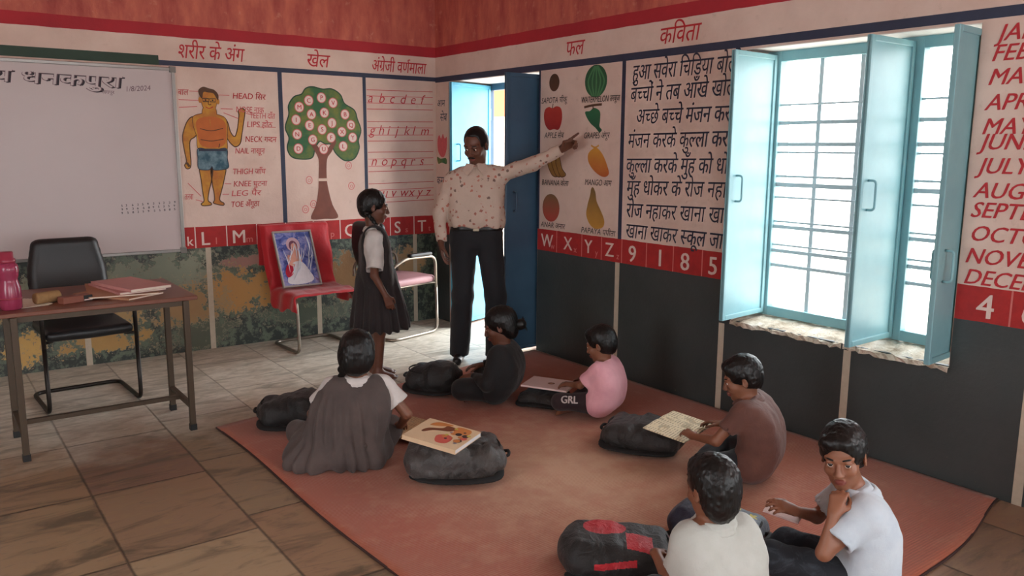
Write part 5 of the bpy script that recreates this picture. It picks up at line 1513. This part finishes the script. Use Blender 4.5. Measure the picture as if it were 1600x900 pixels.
def trousers(J, m, name='trousers', seed=0, amp=0.005, fat=1.0, end=0.9):
    sc, rt, f, up, g = J['sc'], J['rt'], J['f'], J['up'], J['g']
    S = SDF(0.0065)
    S.cap(J['pel']-rt*0.075*sc+up*0.01, J['pel']+rt*0.075*sc+up*0.01, 0.094*sc, k=0.04)
    for q in (-1, 1):
        S.cap(J['hip'][q], J['kn'][q], 0.078*sc*fat, 0.060*sc*fat, 0.04)
        e = J['kn'][q] + (J['an'][q]-J['kn'][q])*end
        S.cap(J['kn'][q], e, 0.059*sc*fat, 0.044*sc*fat, 0.025)
        d = unit(J['an'][q]-J['kn'][q]); S.plane(e+d*0.01, d, 0.003, (e+d*0.05, 0.075*sc))
    S.plane((0, 0, g), (0, 0, -1), 0.003)
    S.disp = wrinkle(amp, 15, seed)
    return S.build(name, m, J['r'])

# fabrics
M_white1 = fabric('off_white_cotton', srgb(192, 194, 188), srgb(178, 180, 172), 0.8)
M_white2 = fabric('pale_blue_white_cotton', srgb(204, 214, 222), srgb(184, 196, 208), 0.8)
M_white3 = fabric('school_white_cotton', srgb(214, 208, 204), srgb(196, 190, 186), 0.8)
M_pinaf = fabric('grey_brown_pinafore', srgb(86, 74, 70), srgb(70, 60, 58), 0.85)
M_dpin = fabric('dark_brown_pinafore', srgb(40, 31, 32), srgb(30, 24, 26), 0.85)
M_black = fabric('black_kurta', srgb(24, 24, 26), srgb(18, 18, 20), 0.85)
M_pinkt = fabric('pink_jersey', srgb(236, 176, 184), srgb(220, 156, 166), 0.85)
M_maroon = fabric('dark_maroon_jersey', srgb(44, 26, 30), srgb(34, 20, 24), 0.85)
M_brownt = fabric('brown_cotton', srgb(104, 64, 52), srgb(86, 52, 44), 0.8)
M_dtrs = fabric('black_trousers', srgb(30, 30, 34), srgb(22, 22, 26), 0.85)
M_jean = NT('washed_dark_jeans'); _p = M_jean.pos(True)
M_jean.out(M_jean.mix(M_jean.ramp(M_jean.noise(_p, 12, 5, 0.7, 1.5), [(0.5, 0), (0.75, 0.5)]), srgb(30, 33, 40), srgb(84, 94, 106)), 0.85); M_jean = M_jean.m
M_navy = fabric('navy_trousers', srgb(22, 22, 28), srgb(16, 16, 22), 0.8, 0.25)

# ---- the teacher
def teacher():
    base = (-0.564, -1.452)
    r = person('person', 'man in printed cream shirt and dark trousers, pointing at the fruit chart', base)
    f = unit((-0.60, -0.80, 0)); rt = V3(f[1], -f[0], 0); up = V3(0, 0, 1)
    # his right arm is at image left
    neck = V3(-0.550, -1.466, 1.407); hc = V3(-0.572, -1.492, 1.561)
    H = frame((-0.83, -0.47, -0.33)); hs = 1.05
    shR, shL = V3(-0.682, -1.362, 1.322), V3(-0.429, -1.571, 1.359)
    elR, wrR = V3(-0.765, -1.325, 1.085), V3(-0.790, -1.372, 0.880)
    elL, wrL = V3(-0.278, -1.772, 1.444), V3(-0.163, -1.956, 1.548)
    hipR, hipL = V3(-0.617, -1.404, 0.929), V3(-0.474, -1.514, 0.929)
    knR, knL = V3(-0.647, -1.433, 0.488), V3(-0.453, -1.567, 0.488)
    anR, anL = V3(-0.655, -1.390, 0.085), V3(-0.442, -1.548, 0.085)
    S = SDF(0.005)
    head_prims(S, hc, H, hs)
    S.cap(hc + H @ V3(0, -0.028, -0.06), neck-up*0.04, 0.056, 0.062, 0.03)
    torso(S, [(V3(-0.540, -1.457, 0.948), 0.065, 0.085), (V3(-0.545, -1.457, 1.120), 0.065, 0.085), (V3(-0.550, -1.462, 1.292), 0.10, 0.09), (V3(-0.555, -1.466, 1.345), 0.085, 0.04)], rt)
    for a, e, w in ((shR, elR, wrR), (shL, elL, wrL)):
        S.cap(a, e, 0.046, 0.038, 0.03); S.cap(e, w, 0.038, 0.026, 0.02)
    dd = unit(V3(-0.081, -2.100, 1.650)-wrL)
    hand(S, wrL, dd, V3(-0.55, 0.15, -0.8), V3(-0.4, -0.2, 0.7), 0.185, (0.02, 1.05, 1.15, 1.2), 0.5)
    hand(S, wrR, V3(0.03, -0.12, -1), V3(0.75, -0.5, 0), V3(-0.4, -0.8, 0), 0.185, (0.25, 0.35, 0.4, 0.45), 0.3)
    for a, b, c in ((hipR, knR, anR), (hipL, knL, anL)):
        S.cap(a, b, 0.085, 0.056, 0.04); S.cap(b, c, 0.056, 0.038, 0.02); S.cap(c, c-up*0.03, 0.036, 0.036)
    S.build('body', [SK2, LIP], r, paint=head_paint(hc, H, hs))
    # shirt
    t = NT('printed_cream_shirting'); p = t.pos(True)
    vor = t.n('ShaderNodeTexVoronoi', feature='F1'); t.l(p, vor.inputs['Vector']); vor.inputs['Scale'].default_value = 27
    n = t.noise(p, 55, 3, 0.6, 1.0)
    blot = t.ramp(t.math('ADD', vor.outputs['Distance'], t.math('MULTIPLY', n, 0.7)), [(0.58, 1), (0.64, 0)])
    wn = t.xyz(vor.outputs['Color'])[0]
    pc = t.ramp(wn, [(0.0, srgb(150, 66, 52)), (0.35, srgb(84, 50, 48)), (0.6, srgb(178, 84, 66)), (1.0, srgb(110, 90, 60))], 'CONSTANT')
    t.out(t.mix(t.math('MULTIPLY', blot, 0.8), t.mix(t.noise(p, 8, 4), srgb(208, 186, 170), srgb(192, 168, 152)), pc), 0.8)
    t.bump(t.noise(p, 14, 4, 0.6, 0.8), 0.35, 0.015); M_print = t.m
    S = SDF(0.0065)
    torso(S, [(V3(-0.540, -1.457, 0.982), 0.076, 0.100), (V3(-0.545, -1.460, 1.044), 0.084, 0.108), (V3(-0.545, -1.457, 1.149), 0.082, 0.106), (V3(-0.551, -1.462, 1.283), 0.092, 0.098), (V3(-0.555, -1.466, 1.340), 0.090, 0.062)], rt, 0.04)
    S.cap(shR, shL, 0.052, k=0.05); S.cap(neck-up*0.045, shR, 0.058, 0.052, 0.04); S.cap(neck-up*0.045, shL, 0.058, 0.052, 0.04)
    S.plane((0, 0, 0.988), (0, 0, -1), 0.003)
    for a, e, w in ((shR, elR, wrR), (shL, elL, wrL)):
        ww = e+(w-e)*0.95
        S.cap(a, a+(e-a)*0.35, 0.058, 0.055, 0.03); S.cap(a+(e-a)*0.35, e, 0.055, 0.050, 0.006); S.cap(e, ww, 0.050, 0.040, 0.02)
        S.plane(ww, w-e, 0.003, (ww+unit(w-e)*0.03, 0.07))
    d = unit(hc-neck)
    S.cap(neck-d*0.02, neck+d*0.02, 0.070, 0.064, 0.02)
    S.plane(neck+d*0.024, unit(d-f*0.4), 0.003, (neck+d*0.07, 0.10))
    S.cap(neck+f*0.075+up*0.01, neck+f*0.125-up*0.07, 0.022, 0.006, 0.006, op='-')
    def folds(P):
        u = np.clip((1.139-P[:, 2])/0.15, 0, 1); return 0.006*u*np.sin(P[:, 0]*70+P[:, 1]*30)
    S.disp = wrinkle(0.008, 13, 3, folds); S.build('shirt', M_print, r)
    M_cuff = mat('cream_shirting', srgb(204, 182, 166), 0.8)
    for sx in (-1, 1):                                                      # collar points
        mb = MB(); Fm = frame(f, d); P = lambda x, y, z: tuple(neck + Fm @ V3(x, y, z))
        mb.add([P(sx*0.012, 0.084, 0.026), P(sx*0.066, 0.046, 0.036), P(sx*0.092, 0.066, -0.010), P(sx*0.055, 0.122, -0.050), P(sx*0.016, 0.104, 0.0)], [(0, 1, 2, 3, 4)], M_cuff)
        mb.build('collar_point', r, solid=0.005)
    for k in range(5):
        z = 1.30-0.072*k; c = V3(-0.547, -1.459, z) + f*(0.102+0.008*(1 if z < 1.2 else 0))
        mb = MB(); mb.lathe([(0.006, 0), (0.0065, 0.002), (0.0045, 0.003)], mat('shell_button', srgb(190, 170, 150), 0.3), 12, Matrix.Translation(c) @ Vector(f).to_track_quat('Z', 'Y').to_matrix().to_4x4()); mb.build('button', r, smooth=True)
    # trousers, belt, shoes
    S = SDF(0.0065)
    S.cap(V3(-0.540, -1.457, 0.991)-rt*0.078, V3(-0.540, -1.457, 0.991)+rt*0.078, 0.104, k=0.04)
    S.cap(V3(-0.543, -1.457, 0.891)-rt*0.080, V3(-0.543, -1.457, 0.891)+rt*0.080, 0.108, k=0.05)
    for a, b, c in ((hipR, knR, anR), (hipL, knL, anL)):
        e = c - up*0.055
        S.cap(a, b, 0.102, 0.078, 0.012); S.cap(b, e, 0.078, 0.072, 0.03)
    S.plane((0, 0, 0.996), (0, 0, 1), 0.003); S.plane((0, 0, 0.035), (0, 0, -1), 0.003)
    S.disp = wrinkle(0.006, 11, 9); S.build('trousers', M_navy, r)
    S = SDF(0.005)
    c = V3(-0.540, -1.457, 0.982); S.cap(c-rt*0.080, c+rt*0.080, 0.112, k=0.04); S.plane((0, 0, 1.0), (0, 0, 1), 0.002); S.plane((0, 0, 0.967), (0, 0, -1), 0.002)
    S.build('belt', mat('black_leather', srgb(22, 18, 18), 0.35), r)
    mb = MB(); q = c + f*0.1155; Fm = frame(f)
    mb.box((-0.022, -0.004, -0.016), (0.022, 0.004, 0.016), mat('steel_buckle', srgb(170, 160, 140), 0.3, metal=0.9), Matrix.Translation(q) @ Matrix(Fm.tolist()).to_4x4()); mb.build('belt_buckle', r, bevel=0.003)
    for a, dr in ((anR, unit((-0.62, -0.78, 0))), (anL, unit((-0.45, -0.89, 0)))):
        S = SDF(0.006); g = a*V3(1, 1, 0)
        S.cap(g-dr*0.05+up*0.035, g+dr*0.15+up*0.028, 0.036, 0.034, 0.02); S.ell(g+up*0.06, (0.045, 0.045, 0.05), 0.03); S.plane((0, 0, 0.003 if a is anR else 0.0125), (0, 0, -1), 0.002)
        S.build('shoe', mat('black_shoe_leather', srgb(24, 20, 20), 0.35), r)
    hair_cap(r, hc, H, hs, front=0, top=0.006, nape=-0.05, seed=2, rough=0.0015, recede=True)
    eyes(r, hc, H, hs, V3(-1.481, -1.719, 1.025))
    mb = MB()                                                               # moustache
    for x in (-1, 1):
        a = [hc + H @ (V3(x*q, 0.0965-0.9*q*q*12-0.0*q, -0.0475-0.25*q)*hs) for q in (0.001, 0.010, 0.020, 0.029)]
        mb.tube(a, [0.0052, 0.0062, 0.005, 0.002], M_hair, 8)
    mb.build('moustache', r, smooth=True)
    # pocket with a pen
    mb = MB(); q = V3(-0.547, -1.460, 1.249) + f*0.122 - rt*0.0 
    q = V3(-0.547, -1.460, 1.254) + f*0.097 + rt*(-0.07)
    Fm = frame(f); mb.box((-0.04, -0.003, -0.05), (0.04, 0.004, 0.04), M_print, Matrix.Translation(q) @ Matrix(Fm.tolist()).to_4x4()); mb.build('breast_pocket', r, bevel=0.002)
    mb = MB(); mb.tube([q+up*0.02+f*0.006, q+up*0.058+f*0.006], 0.005, M_plastic); mb.build('pen', r, smooth=True)
teacher()

# ---- the standing schoolgirl
def schoolgirl():
    base = (-1.37, -1.50)
    r = person('person', 'standing schoolgirl in dark pinafore and white blouse, facing the teacher', base)
    f = unit((0.86, -0.30, 0)); rt = V3(f[1], -f[0], 0); up = V3(0, 0, 1)
    neck = V3(-1.375, -1.475, 1.015); hc = V3(-1.366, -1.478, 1.163); H = frame((0.87, -0.42, -0.12)); hs = 0.93
    shR = V3(-1.41, -1.57, 0.955); shL = V3(-1.345, -1.385, 0.955)
    elR = V3(-1.468, -1.655, 0.738); wrR = V3(-1.405, -1.690, 0.600)
    elL = V3(-1.33, -1.36, 0.74); wrL = V3(-1.24, -1.39, 0.60)
    hipR, hipL = V3(-1.385, -1.555, 0.62), V3(-1.36, -1.43, 0.62)
    knR, knL = V3(-1.385, -1.545, 0.34), V3(-1.35, -1.43, 0.34)
    anR, anL = V3(-1.395, -1.54, 0.068), V3(-1.345, -1.42, 0.068)
    S = SDF(0.0046); sc = 0.88
    head_prims(S, hc, H, hs); S.cap(hc + H @ V3(0, -0.022, -0.05), neck-up*0.03, 0.040, 0.044, 0.03)
    torso(S, [(V3(-1.372, -1.49, 0.66), 0.06, 0.075), (V3(-1.372, -1.485, 0.80), 0.05, 0.066), (V3(-1.375, -1.48, 0.92), 0.06, 0.062), (V3(-1.378, -1.477, 0.97), 0.08, 0.03)], rt)
    for a, e, w in ((shR, elR, wrR), (shL, elL, wrL)): S.cap(a, e, 0.034, 0.026, 0.02); S.cap(e, w, 0.026, 0.018, 0.012)
    hand(S, wrR, V3(0.35, -0.1, -0.95), V3(0.2, 0.9, 0.1), V3(0.9, -0.2, 0.3), 0.13, (0.3, 0.4, 0.5, 0.55), 0.4)
    hand(S, wrL, V3(0.5, 0.0, -0.85), V3(-0.1, -0.9, -0.1), V3(0.8, 0.0, 0.5), 0.13, (0.4, 0.5, 0.5, 0.6), 0.4)
    for a, b, c in ((hipR, knR, anR), (hipL, knL, anL)):
        S.cap(a, b, 0.06, 0.043, 0.03); S.cap(b, c, 0.043, 0.027, 0.02); foot(S, c, unit(f+V3(0.05, -0.15, 0)), 0.19)
    S.plane((0, 0, 0.001), (0, 0, -1), 0.003)
    S.build('body', [SK2, LIP], r, paint=head_paint(hc, H, hs))
    sp = lambda t: V3(-1.372, -1.49, 0.62)*(1-t) + neck*t
    J = dict(r=r, sc=0.86, rt=rt, f=f, up=up, spine=sp, sh={-1: shL, 1: shR}, el={-1: elL, 1: elR}, wr={-1: wrL, 1: wrR}, neck=neck, hc=hc, g=0.0)
    shirt(J, M_white3, 'blouse', sleeve=0.85, puff=0.020, hem=0.1, seed=4, amp=0.006)
    # pinafore: bodice with straps and pleated skirt
    S = SDF(0.006)
    torso(S, [(sp(0.18), 0.068, 0.095), (sp(0.4), 0.062, 0.084), (sp(0.72), 0.070, 0.082), (sp(0.92), 0.076, 0.060)], rt, 0.04)
    W0 = sp(0.22)
    for k in range(7):
        t = k/6; c = W0*(1-t) + V3(-1.362, -1.495, 0.345)*t
        h = 0.055+0.040*t; S.cap(c-rt*h*0.9, c+rt*h*0.9, 0.088+0.036*t, k=0.03); S.cap(c-f*h*0.7, c+f*h*0.9, 0.088+0.034*t, k=0.03)
    S.plane((0, 0, 0.345), (-0.03, 0.02, -1), 0.003)
    for q, shd, e in ((-1, shL, elL), (1, shR, elR)): S.cap(shd+up*0.012-f*0.02, e-f*0.01, 0.072, 0.058, 0.012, op='-')
    S.cap(neck+f*0.09-up*0.03, neck+f*0.12+up*0.03, 0.05, 0.07, 0.01, op='-'); S.cap(neck-up*0.01, neck+up*0.05, 0.075, 0.08, 0.01, op='-')
    ctr = V3(-1.366, -1.492, 0)
    def pleats(P):
        a = np.arctan2(P[:, 1]-ctr[1], P[:, 0]-ctr[0]); u = np.clip((0.72-P[:, 2])/0.3, 0, 1); return 0.009*u*np.sin(a*17+2*np.sin(a*3))
    S.disp = wrinkle(0.004, 15, 8, pleats); S.build('pinafore', M_dpin, r)
    collar_part(J, M_white3)
    S = SDF(0.005); q = neck+f*0.085-up*0.05                                # tie
    S.cap(q, q-up*0.03, 0.013, 0.012, 0.006); S.cap(q-up*0.03+f*0.012, q-up*0.19+f*0.022, 0.011, 0.02, 0.006); S.build('tie', fabric('checked_tie', srgb(90, 84, 110), srgb(150, 130, 130), 0.7, 0.2, 40), r)
    # hair: full cap with two plaits
    S = SDF(0.0046); P = lambda x, y, z: hc + H @ (V3(x, y, z)*hs)
    S.ell(P(0, -0.022, 0.036), V3(0.083, 0.104, 0.092)*hs, 0.02, H); S.ell(P(0, -0.06, -0.015), V3(0.07, 0.055, 0.07)*hs, 0.03, H)
    S.ell(P(0, 0.108, -0.036), V3(0.078, 0.08, 0.1)*hs, 0.012, H, op='-')
    for x in (-1, 1): S.ell(P(x*0.09, 0.02, -0.05), V3(0.034, 0.042, 0.055)*hs, 0.012, H, op='-')
    S.disp = lambda Q: 0.0015*np.sin(np.arctan2(((Q-hc) @ H)[:, 0], -((Q-hc) @ H)[:, 1])*50) + 0.002*vnoise(Q, 80, 1)
    S.build('hair', M_hair, r)
    for x in (-1, 1):
        S = SDF(0.0045); a = P(x*0.072, -0.05, -0.045); b = neck + rt*x*0.075 + f*0.045 + up*0.005; c = b + f*0.045 - up*0.15
        for k in range(13):
            t = k/12; p = (a*(1-t)**2 + 2*t*(1-t)*b + c*t*t); S.ell(p + rt*0.004*((-1)**k), V3(1, 1, 1)*(0.0165-0.006*t), 0.006)
        S.build('plait', M_hair, r)
    eyes(r, hc, H, hs, V3(-0.42, -1.26, 1.5))
schoolgirl()
# ---- children sitting on the durrie
def girl_pinafore():                     # seen from behind, left
    J = seated((-2.225, -2.775), (0.47, 0.88), (-2.145, -2.80, 0.425), (-2.135, -2.785, 0.552), (0.55, 0.82, -0.22), 0.93,
        dict(w=(-2.27, -2.53, 0.15), d=(0.4, 0.75, -0.4), n=(0.1, 0.2, -1)), dict(w=(-1.915, -2.80, 0.145), d=(0.55, 0.75, -0.2), n=(0, 0, -1)),
        dict(label='girl in grey-brown pinafore sitting with her back to the camera, long dark hair', skin=SK1, shw=0.128, scale=0.95))
    sc, rt, f, up, sp = J['sc'], J['rt'], J['f'], J['up'], J['spine']; r = J['r']
    shirt(J, M_white3, 'blouse', sleeve=0.62, puff=0.02, hem=0.1, seed=14)
    S = SDF(0.006)
    torso(S, [(sp(0.0), 0.085, 0.10), (sp(0.3), 0.078, 0.092), (sp(0.65), 0.088, 0.088), (sp(0.9), 0.098, 0.062)], rt, 0.04)
    for q, e in ((-1, J['el'][-1]), (1, J['el'][1])): S.cap(J['sh'][q]+rt*q*0.022, e+rt*q*0.03, 0.056, 0.05, 0.012, op='-')
    S.cap(J['neck']+up*0.0, J['neck']+up*0.06, 0.062, 0.07, 0.01, op='-')
    S.ell(J['pel']*V3(1, 1, 0)+f*0.06+up*0.07, (0.25, 0.22, 0.085), 0.07)
    for q in (-1, 1): S.cap(J['hip'][q], J['kn'][q]-up*0.01, 0.09, 0.062, 0.06); S.cap(J['kn'][q]-up*0.02, J['an'][q], 0.05, 0.04, 0.04)
    S.ell(J['pel']*V3(1, 1, 0)-rt*0.14-f*0.0+up*0.04, (0.15, 0.15, 0.07), 0.06); S.ell(J['pel']*V3(1, 1, 0)+rt*0.10-f*0.03+up*0.04, (0.13, 0.12, 0.07), 0.05)
    S.plane((0, 0, J['g']), (0, 0, -1), 0.003)
    ctr = J['pel']
    def folds(P):
        a = np.arctan2(P[:, 1]-ctr[1], P[:, 0]-ctr[0]); u = np.clip((0.22-P[:, 2])/0.15, 0, 1); v = np.clip((P[:, 2]-0.1)/0.1, 0, 1)*np.clip((0.4-P[:, 2])/0.1, 0, 1)
        return 0.010*u*np.sin(a*15+2*np.sin(a*4)) + 0.007*v*(np.sin(a*18+np.sin(a*5))-0.9)
    S.disp = wrinkle(0.003, 14, 18, folds); S.build('pinafore', M_pinaf, r)
    collar_part(J, M_white3, r=0.066)
    hc, H, hs = J['hc'], J['H'], J['hs']; P = lambda x, y, z: hc + H @ (V3(x, y, z)*hs)
    S = SDF(0.0048)
    S.ell(P(0, -0.026, 0.036), V3(0.092, 0.11, 0.098)*hs, 0.02, H); S.ell(P(0, -0.06, -0.03), V3(0.092, 0.062, 0.085)*hs, 0.04, H)
    S.ell(P(0, 0.115, -0.04), V3(0.08, 0.085, 0.1)*hs, 0.012, H, op='-')
    for x in (-1, 1): S.ell(P(x*0.10, 0.025, -0.06), V3(0.034, 0.042, 0.055)*hs, 0.012, H, op='-')
    S.disp = lambda Q: 0.0015*np.sin(np.arctan2(((Q-hc) @ H)[:, 0], -((Q-hc) @ H)[:, 1])*60) + 0.0022*vnoise(Q, 70, 1)
    S.build('hair', M_hair, r)
    S = SDF(0.0045); a = P(-0.07, -0.06, -0.06); c = J['neck'] - rt*0.085 - up*0.09 + f*0.03
    for k in range(10): t = k/9; S.ell(a*(1-t)+c*t+rt*0.004*((-1)**k), V3(1, 1, 1)*(0.02-0.007*t), 0.006)
    S.build('plait', M_hair, r)
    S = SDF(0.005); q = sp(0.12)-f*0.10+rt*0.06
    for sx in (-1, 1): S.ell(q+rt*sx*0.032, (0.034, 0.02, 0.028), 0.008); S.cap(q, q+rt*sx*0.03-up*0.09-f*0.012, 0.012, 0.018, 0.008)
    S.disp = wrinkle(0.006, 50, 3); S.build('sash_bow', fabric('dark_sash', srgb(60, 50, 50), srgb(96, 84, 76), 0.8, 0.4, 40), r)
    eyes(r, hc, H, hs)
girl_pinafore()

def girl_black():                        # dark clothes, in front of the teacher
    J = seated((-1.02, -2.40), (-0.62, 0.78), (-1.005, -2.425, 0.36), (-1.025, -2.42, 0.487), (-0.72, 0.62, -0.32), 0.95,
        dict(w=(-1.165, -2.345, 0.185), d=(-0.75, 0.5, -0.25), n=(0.2, 0.3, -1), curl=(0.45, 0.5, 0.55, 0.6)), dict(w=(-0.985, -2.17, 0.185), d=(-0.7, 0.5, -0.1), n=(0, 0, -1)),
        dict(label='girl in black clothes with tied back hair, sitting in front of the teacher', skin=SK2, shw=0.125, scale=0.92, slouch=0.05, knee={-1: (-1.255, -2.36, 0.115), 1: (-0.965, -2.17, 0.11)}, ankle={-1: (-1.10, -2.235, 0.06), 1: (-1.14, -2.29, 0.06)}))
    shirt(J, M_black, 'kurta', long_sleeve=True, seed=21, wide=1.15)
    trousers(J, M_black, 'salwar', 22, fat=1.15)
    r = J['r']; hc, H, hs = J['hc'], J['H'], J['hs']; P = lambda x, y, z: hc + H @ (V3(x, y, z)*hs)
    S = SDF(0.0048)
    S.ell(P(0, -0.024, 0.036), V3(0.086, 0.106, 0.094)*hs, 0.02, H); S.ell(P(0, -0.06, -0.03), V3(0.076, 0.055, 0.075)*hs, 0.03, H)
    S.ell(P(0, 0.112, -0.04), V3(0.078, 0.08, 0.1)*hs, 0.012, H, op='-')
    S.disp = lambda Q: 0.0015*np.sin(np.arctan2(((Q-hc) @ H)[:, 0], -((Q-hc) @ H)[:, 1])*50) + 0.002*vnoise(Q, 80, 4)
    S.build('hair', M_hair, r)
    S = SDF(0.0048); S.ell(P(0.0, -0.135, -0.03), V3(0.04, 0.034, 0.036)*hs, 0.02); 
    for k in range(7): a = k*0.9; S.cap(P(0, -0.145, -0.03), P(0.05*math.sin(a), -0.165, -0.035+0.05*math.cos(a)), 0.008, 0.003, 0.008)
    S.build('hair_bun', M_hair, r)
    eyes(r, hc, H, hs)
girl_black()

def child_pink():
    J = seated((-0.70, -3.00), (-0.45, 0.89), (-0.70, -3.005, 0.338), (-0.712, -2.985, 0.440), (-0.46, 0.86, -0.30), 0.86,
        dict(w=(-0.815, -2.81, 0.182), d=(0.0, 0.9, -0.3), n=(0.4, 0, -0.9)), dict(w=(-0.63, -2.785, 0.18), d=(-0.5, 0.8, -0.1), n=(-0.2, 0, -1)),
        dict(label='small child in pink T-shirt and dark lettered trousers, sitting with a book', skin=SK1, shw=0.125, scale=0.78, slouch=0.05, knee={-1: (-0.905, -2.865, 0.105)}))
    shirt(J, M_pinkt, 'tee_shirt', sleeve=0.72, puff=0.006, seed=31, wide=1.12)
    tr = trousers(J, M_maroon, seed=32, fat=1.05)
    hair_cap(J['r'], J['hc'], J['H'], J['hs'], nape=-0.07, seed=5, top=0.014)
    eyes(J['r'], J['hc'], J['H'], J['hs'])
    # lettering along the thigh that faces the camera
    a, b = J['hip'][-1], J['kn'][-1]; d = unit(a-b); nrm = unit(V3(-0.50, -0.72, 0.48)); nrm = unit(nrm-(nrm@d)*d); upv = np.cross(nrm, d)
    o = b + nrm*0.0555 + d*0.005
    vs, fs, w = lettering('GRL', 0.062, 0.0, 0.0, 0.06)
    mb = MB(); mb.add([tuple(o + d*(x*0.85) + upv*(y-0.02) - nrm*0.012*((y-0.02)/0.03)**2 + nrm*(0.004+0.10*x*0.12)) for x, y in vs], fs, mat('pale_print', srgb(190, 180, 176), 0.7)); tp = mb.build('trouser_print', J['r'], solid=0.002)
child_pink()

def boy_brown():
    J = seated((-0.735, -4.10), (-0.38, 0.92), (-0.775, -4.075, 0.405), (-0.807, -4.052, 0.502), (-0.66, 0.72, -0.30), 0.86,
        dict(w=(-0.935, -3.885, 0.203), d=(0.25, 0.9, 0.05), n=(0.3, 0.1, -0.9), curl=(0.3, 0.35, 0.4, 0.45), el=(-0.965, -4.05, 0.235)), dict(w=(-0.70, -3.865, 0.212), d=(-0.4, 0.85, 0.0), n=(-0.3, 0, -0.9)),
        dict(label='boy in brown shirt, sitting against the window wall and holding an open book', skin=SK1, shw=0.128, scale=0.90, slouch=0.06))
    shirt(J, M_brownt, sleeve=0.62, seed=41, wide=1.08)
    collar_part(J, M_brownt)
    trousers(J, M_dtrs, seed=42)
    hair_cap(J['r'], J['hc'], J['H'], J['hs'], nape=-0.055, seed=6, top=0.013, rough=0.004)
    eyes(J['r'], J['hc'], J['H'], J['hs'])
boy_brown()

def boy_back():
    J = seated((-1.845, -4.80), (0.30, 0.95), (-1.868, -4.79, 0.378), (-1.878, -4.78, 0.488), (0.16, 0.97, -0.12), 0.885,
        dict(w=(-1.895, -4.57, 0.19), d=(0.7, 0.5, -0.3), n=(0.2, 0, -1), pole=(-0.35, -0.4, -0.8)), dict(w=(-1.745, -4.62, 0.205), d=(-0.2, 0.9, -0.2), n=(-0.2, 0, -1)),
        dict(label='boy in white shirt sitting with his back to the camera, nearest the lower edge', skin=SK1, shw=0.098, shz={-1: -0.022, 1: -0.022}, scale=0.92, slouch=0.035, knee={1: (-1.735, -4.63, 0.12), -1: (-1.995, -4.67, 0.12)}, ankle={1: (-1.87, -4.63, 0.055), -1: (-1.80, -4.66, 0.055)}))
    shirt(J, M_white1, sleeve=0.62, puff=0.012, seed=51, wide=0.95)
    collar_part(J, M_white1)
    trousers(J, M_dtrs, seed=52)
    hair_cap(J['r'], J['hc'], J['H'], J['hs'], nape=-0.115, seed=7, top=0.014, rough=0.004, long=True)
    eyes(J['r'], J['hc'], J['H'], J['hs'])
boy_back()

def boy_looking():
    hc = V3(-1.38, -4.922, 0.528); lk = V3(*CAM_POS)
    J = seated((-1.318, -4.975), (-0.70, 0.71), (-1.345, -4.965, 0.412), hc, (-0.90, -0.36, -0.10), 0.885,
        dict(w=(-1.515, -4.985, 0.385), el=(-1.555, -4.985, 0.262), d=(0.45, 0.12, 0.75), n=(0.8, 0.3, -0.4), t=(0, -0.6, 0.4), curl=(0.75, 0.85, 0.9, 0.95), thumb=0.8),
        dict(w=(-1.43, -4.79, 0.30), d=(-0.75, 0.35, 0.35), n=(0.4, 0.3, -0.8), t=(0.2, 0.6, 0.7), curl=(0.45, 0.5, 0.55, 0.6)),
        dict(label='boy in pale blue-white shirt looking at the camera with his hand at his mouth', skin=SK3, shw=0.120, scale=0.93, slouch=0.035,
             hup=(-0.05, 0.10, 1), knee={-1: (-1.57, -4.80, 0.17), 1: (-1.37, -4.72, 0.13)}, ankle={-1: (-1.46, -4.705, 0.06), 1: (-1.53, -4.745, 0.06)}))
    shirt(J, M_white2, sleeve=0.68, puff=0.014, seed=61, wide=0.98)
    collar_part(J, M_white2)
    trousers(J, M_jean, 'jeans', 62, 0.007)
    hair_cap(J['r'], J['hc'], J['H'], J['hs'], nape=-0.06, seed=8, top=0.017, rough=0.004, front=0.06)
    eyes(J['r'], J['hc'], J['H'], J['hs'], lk)
boy_looking()
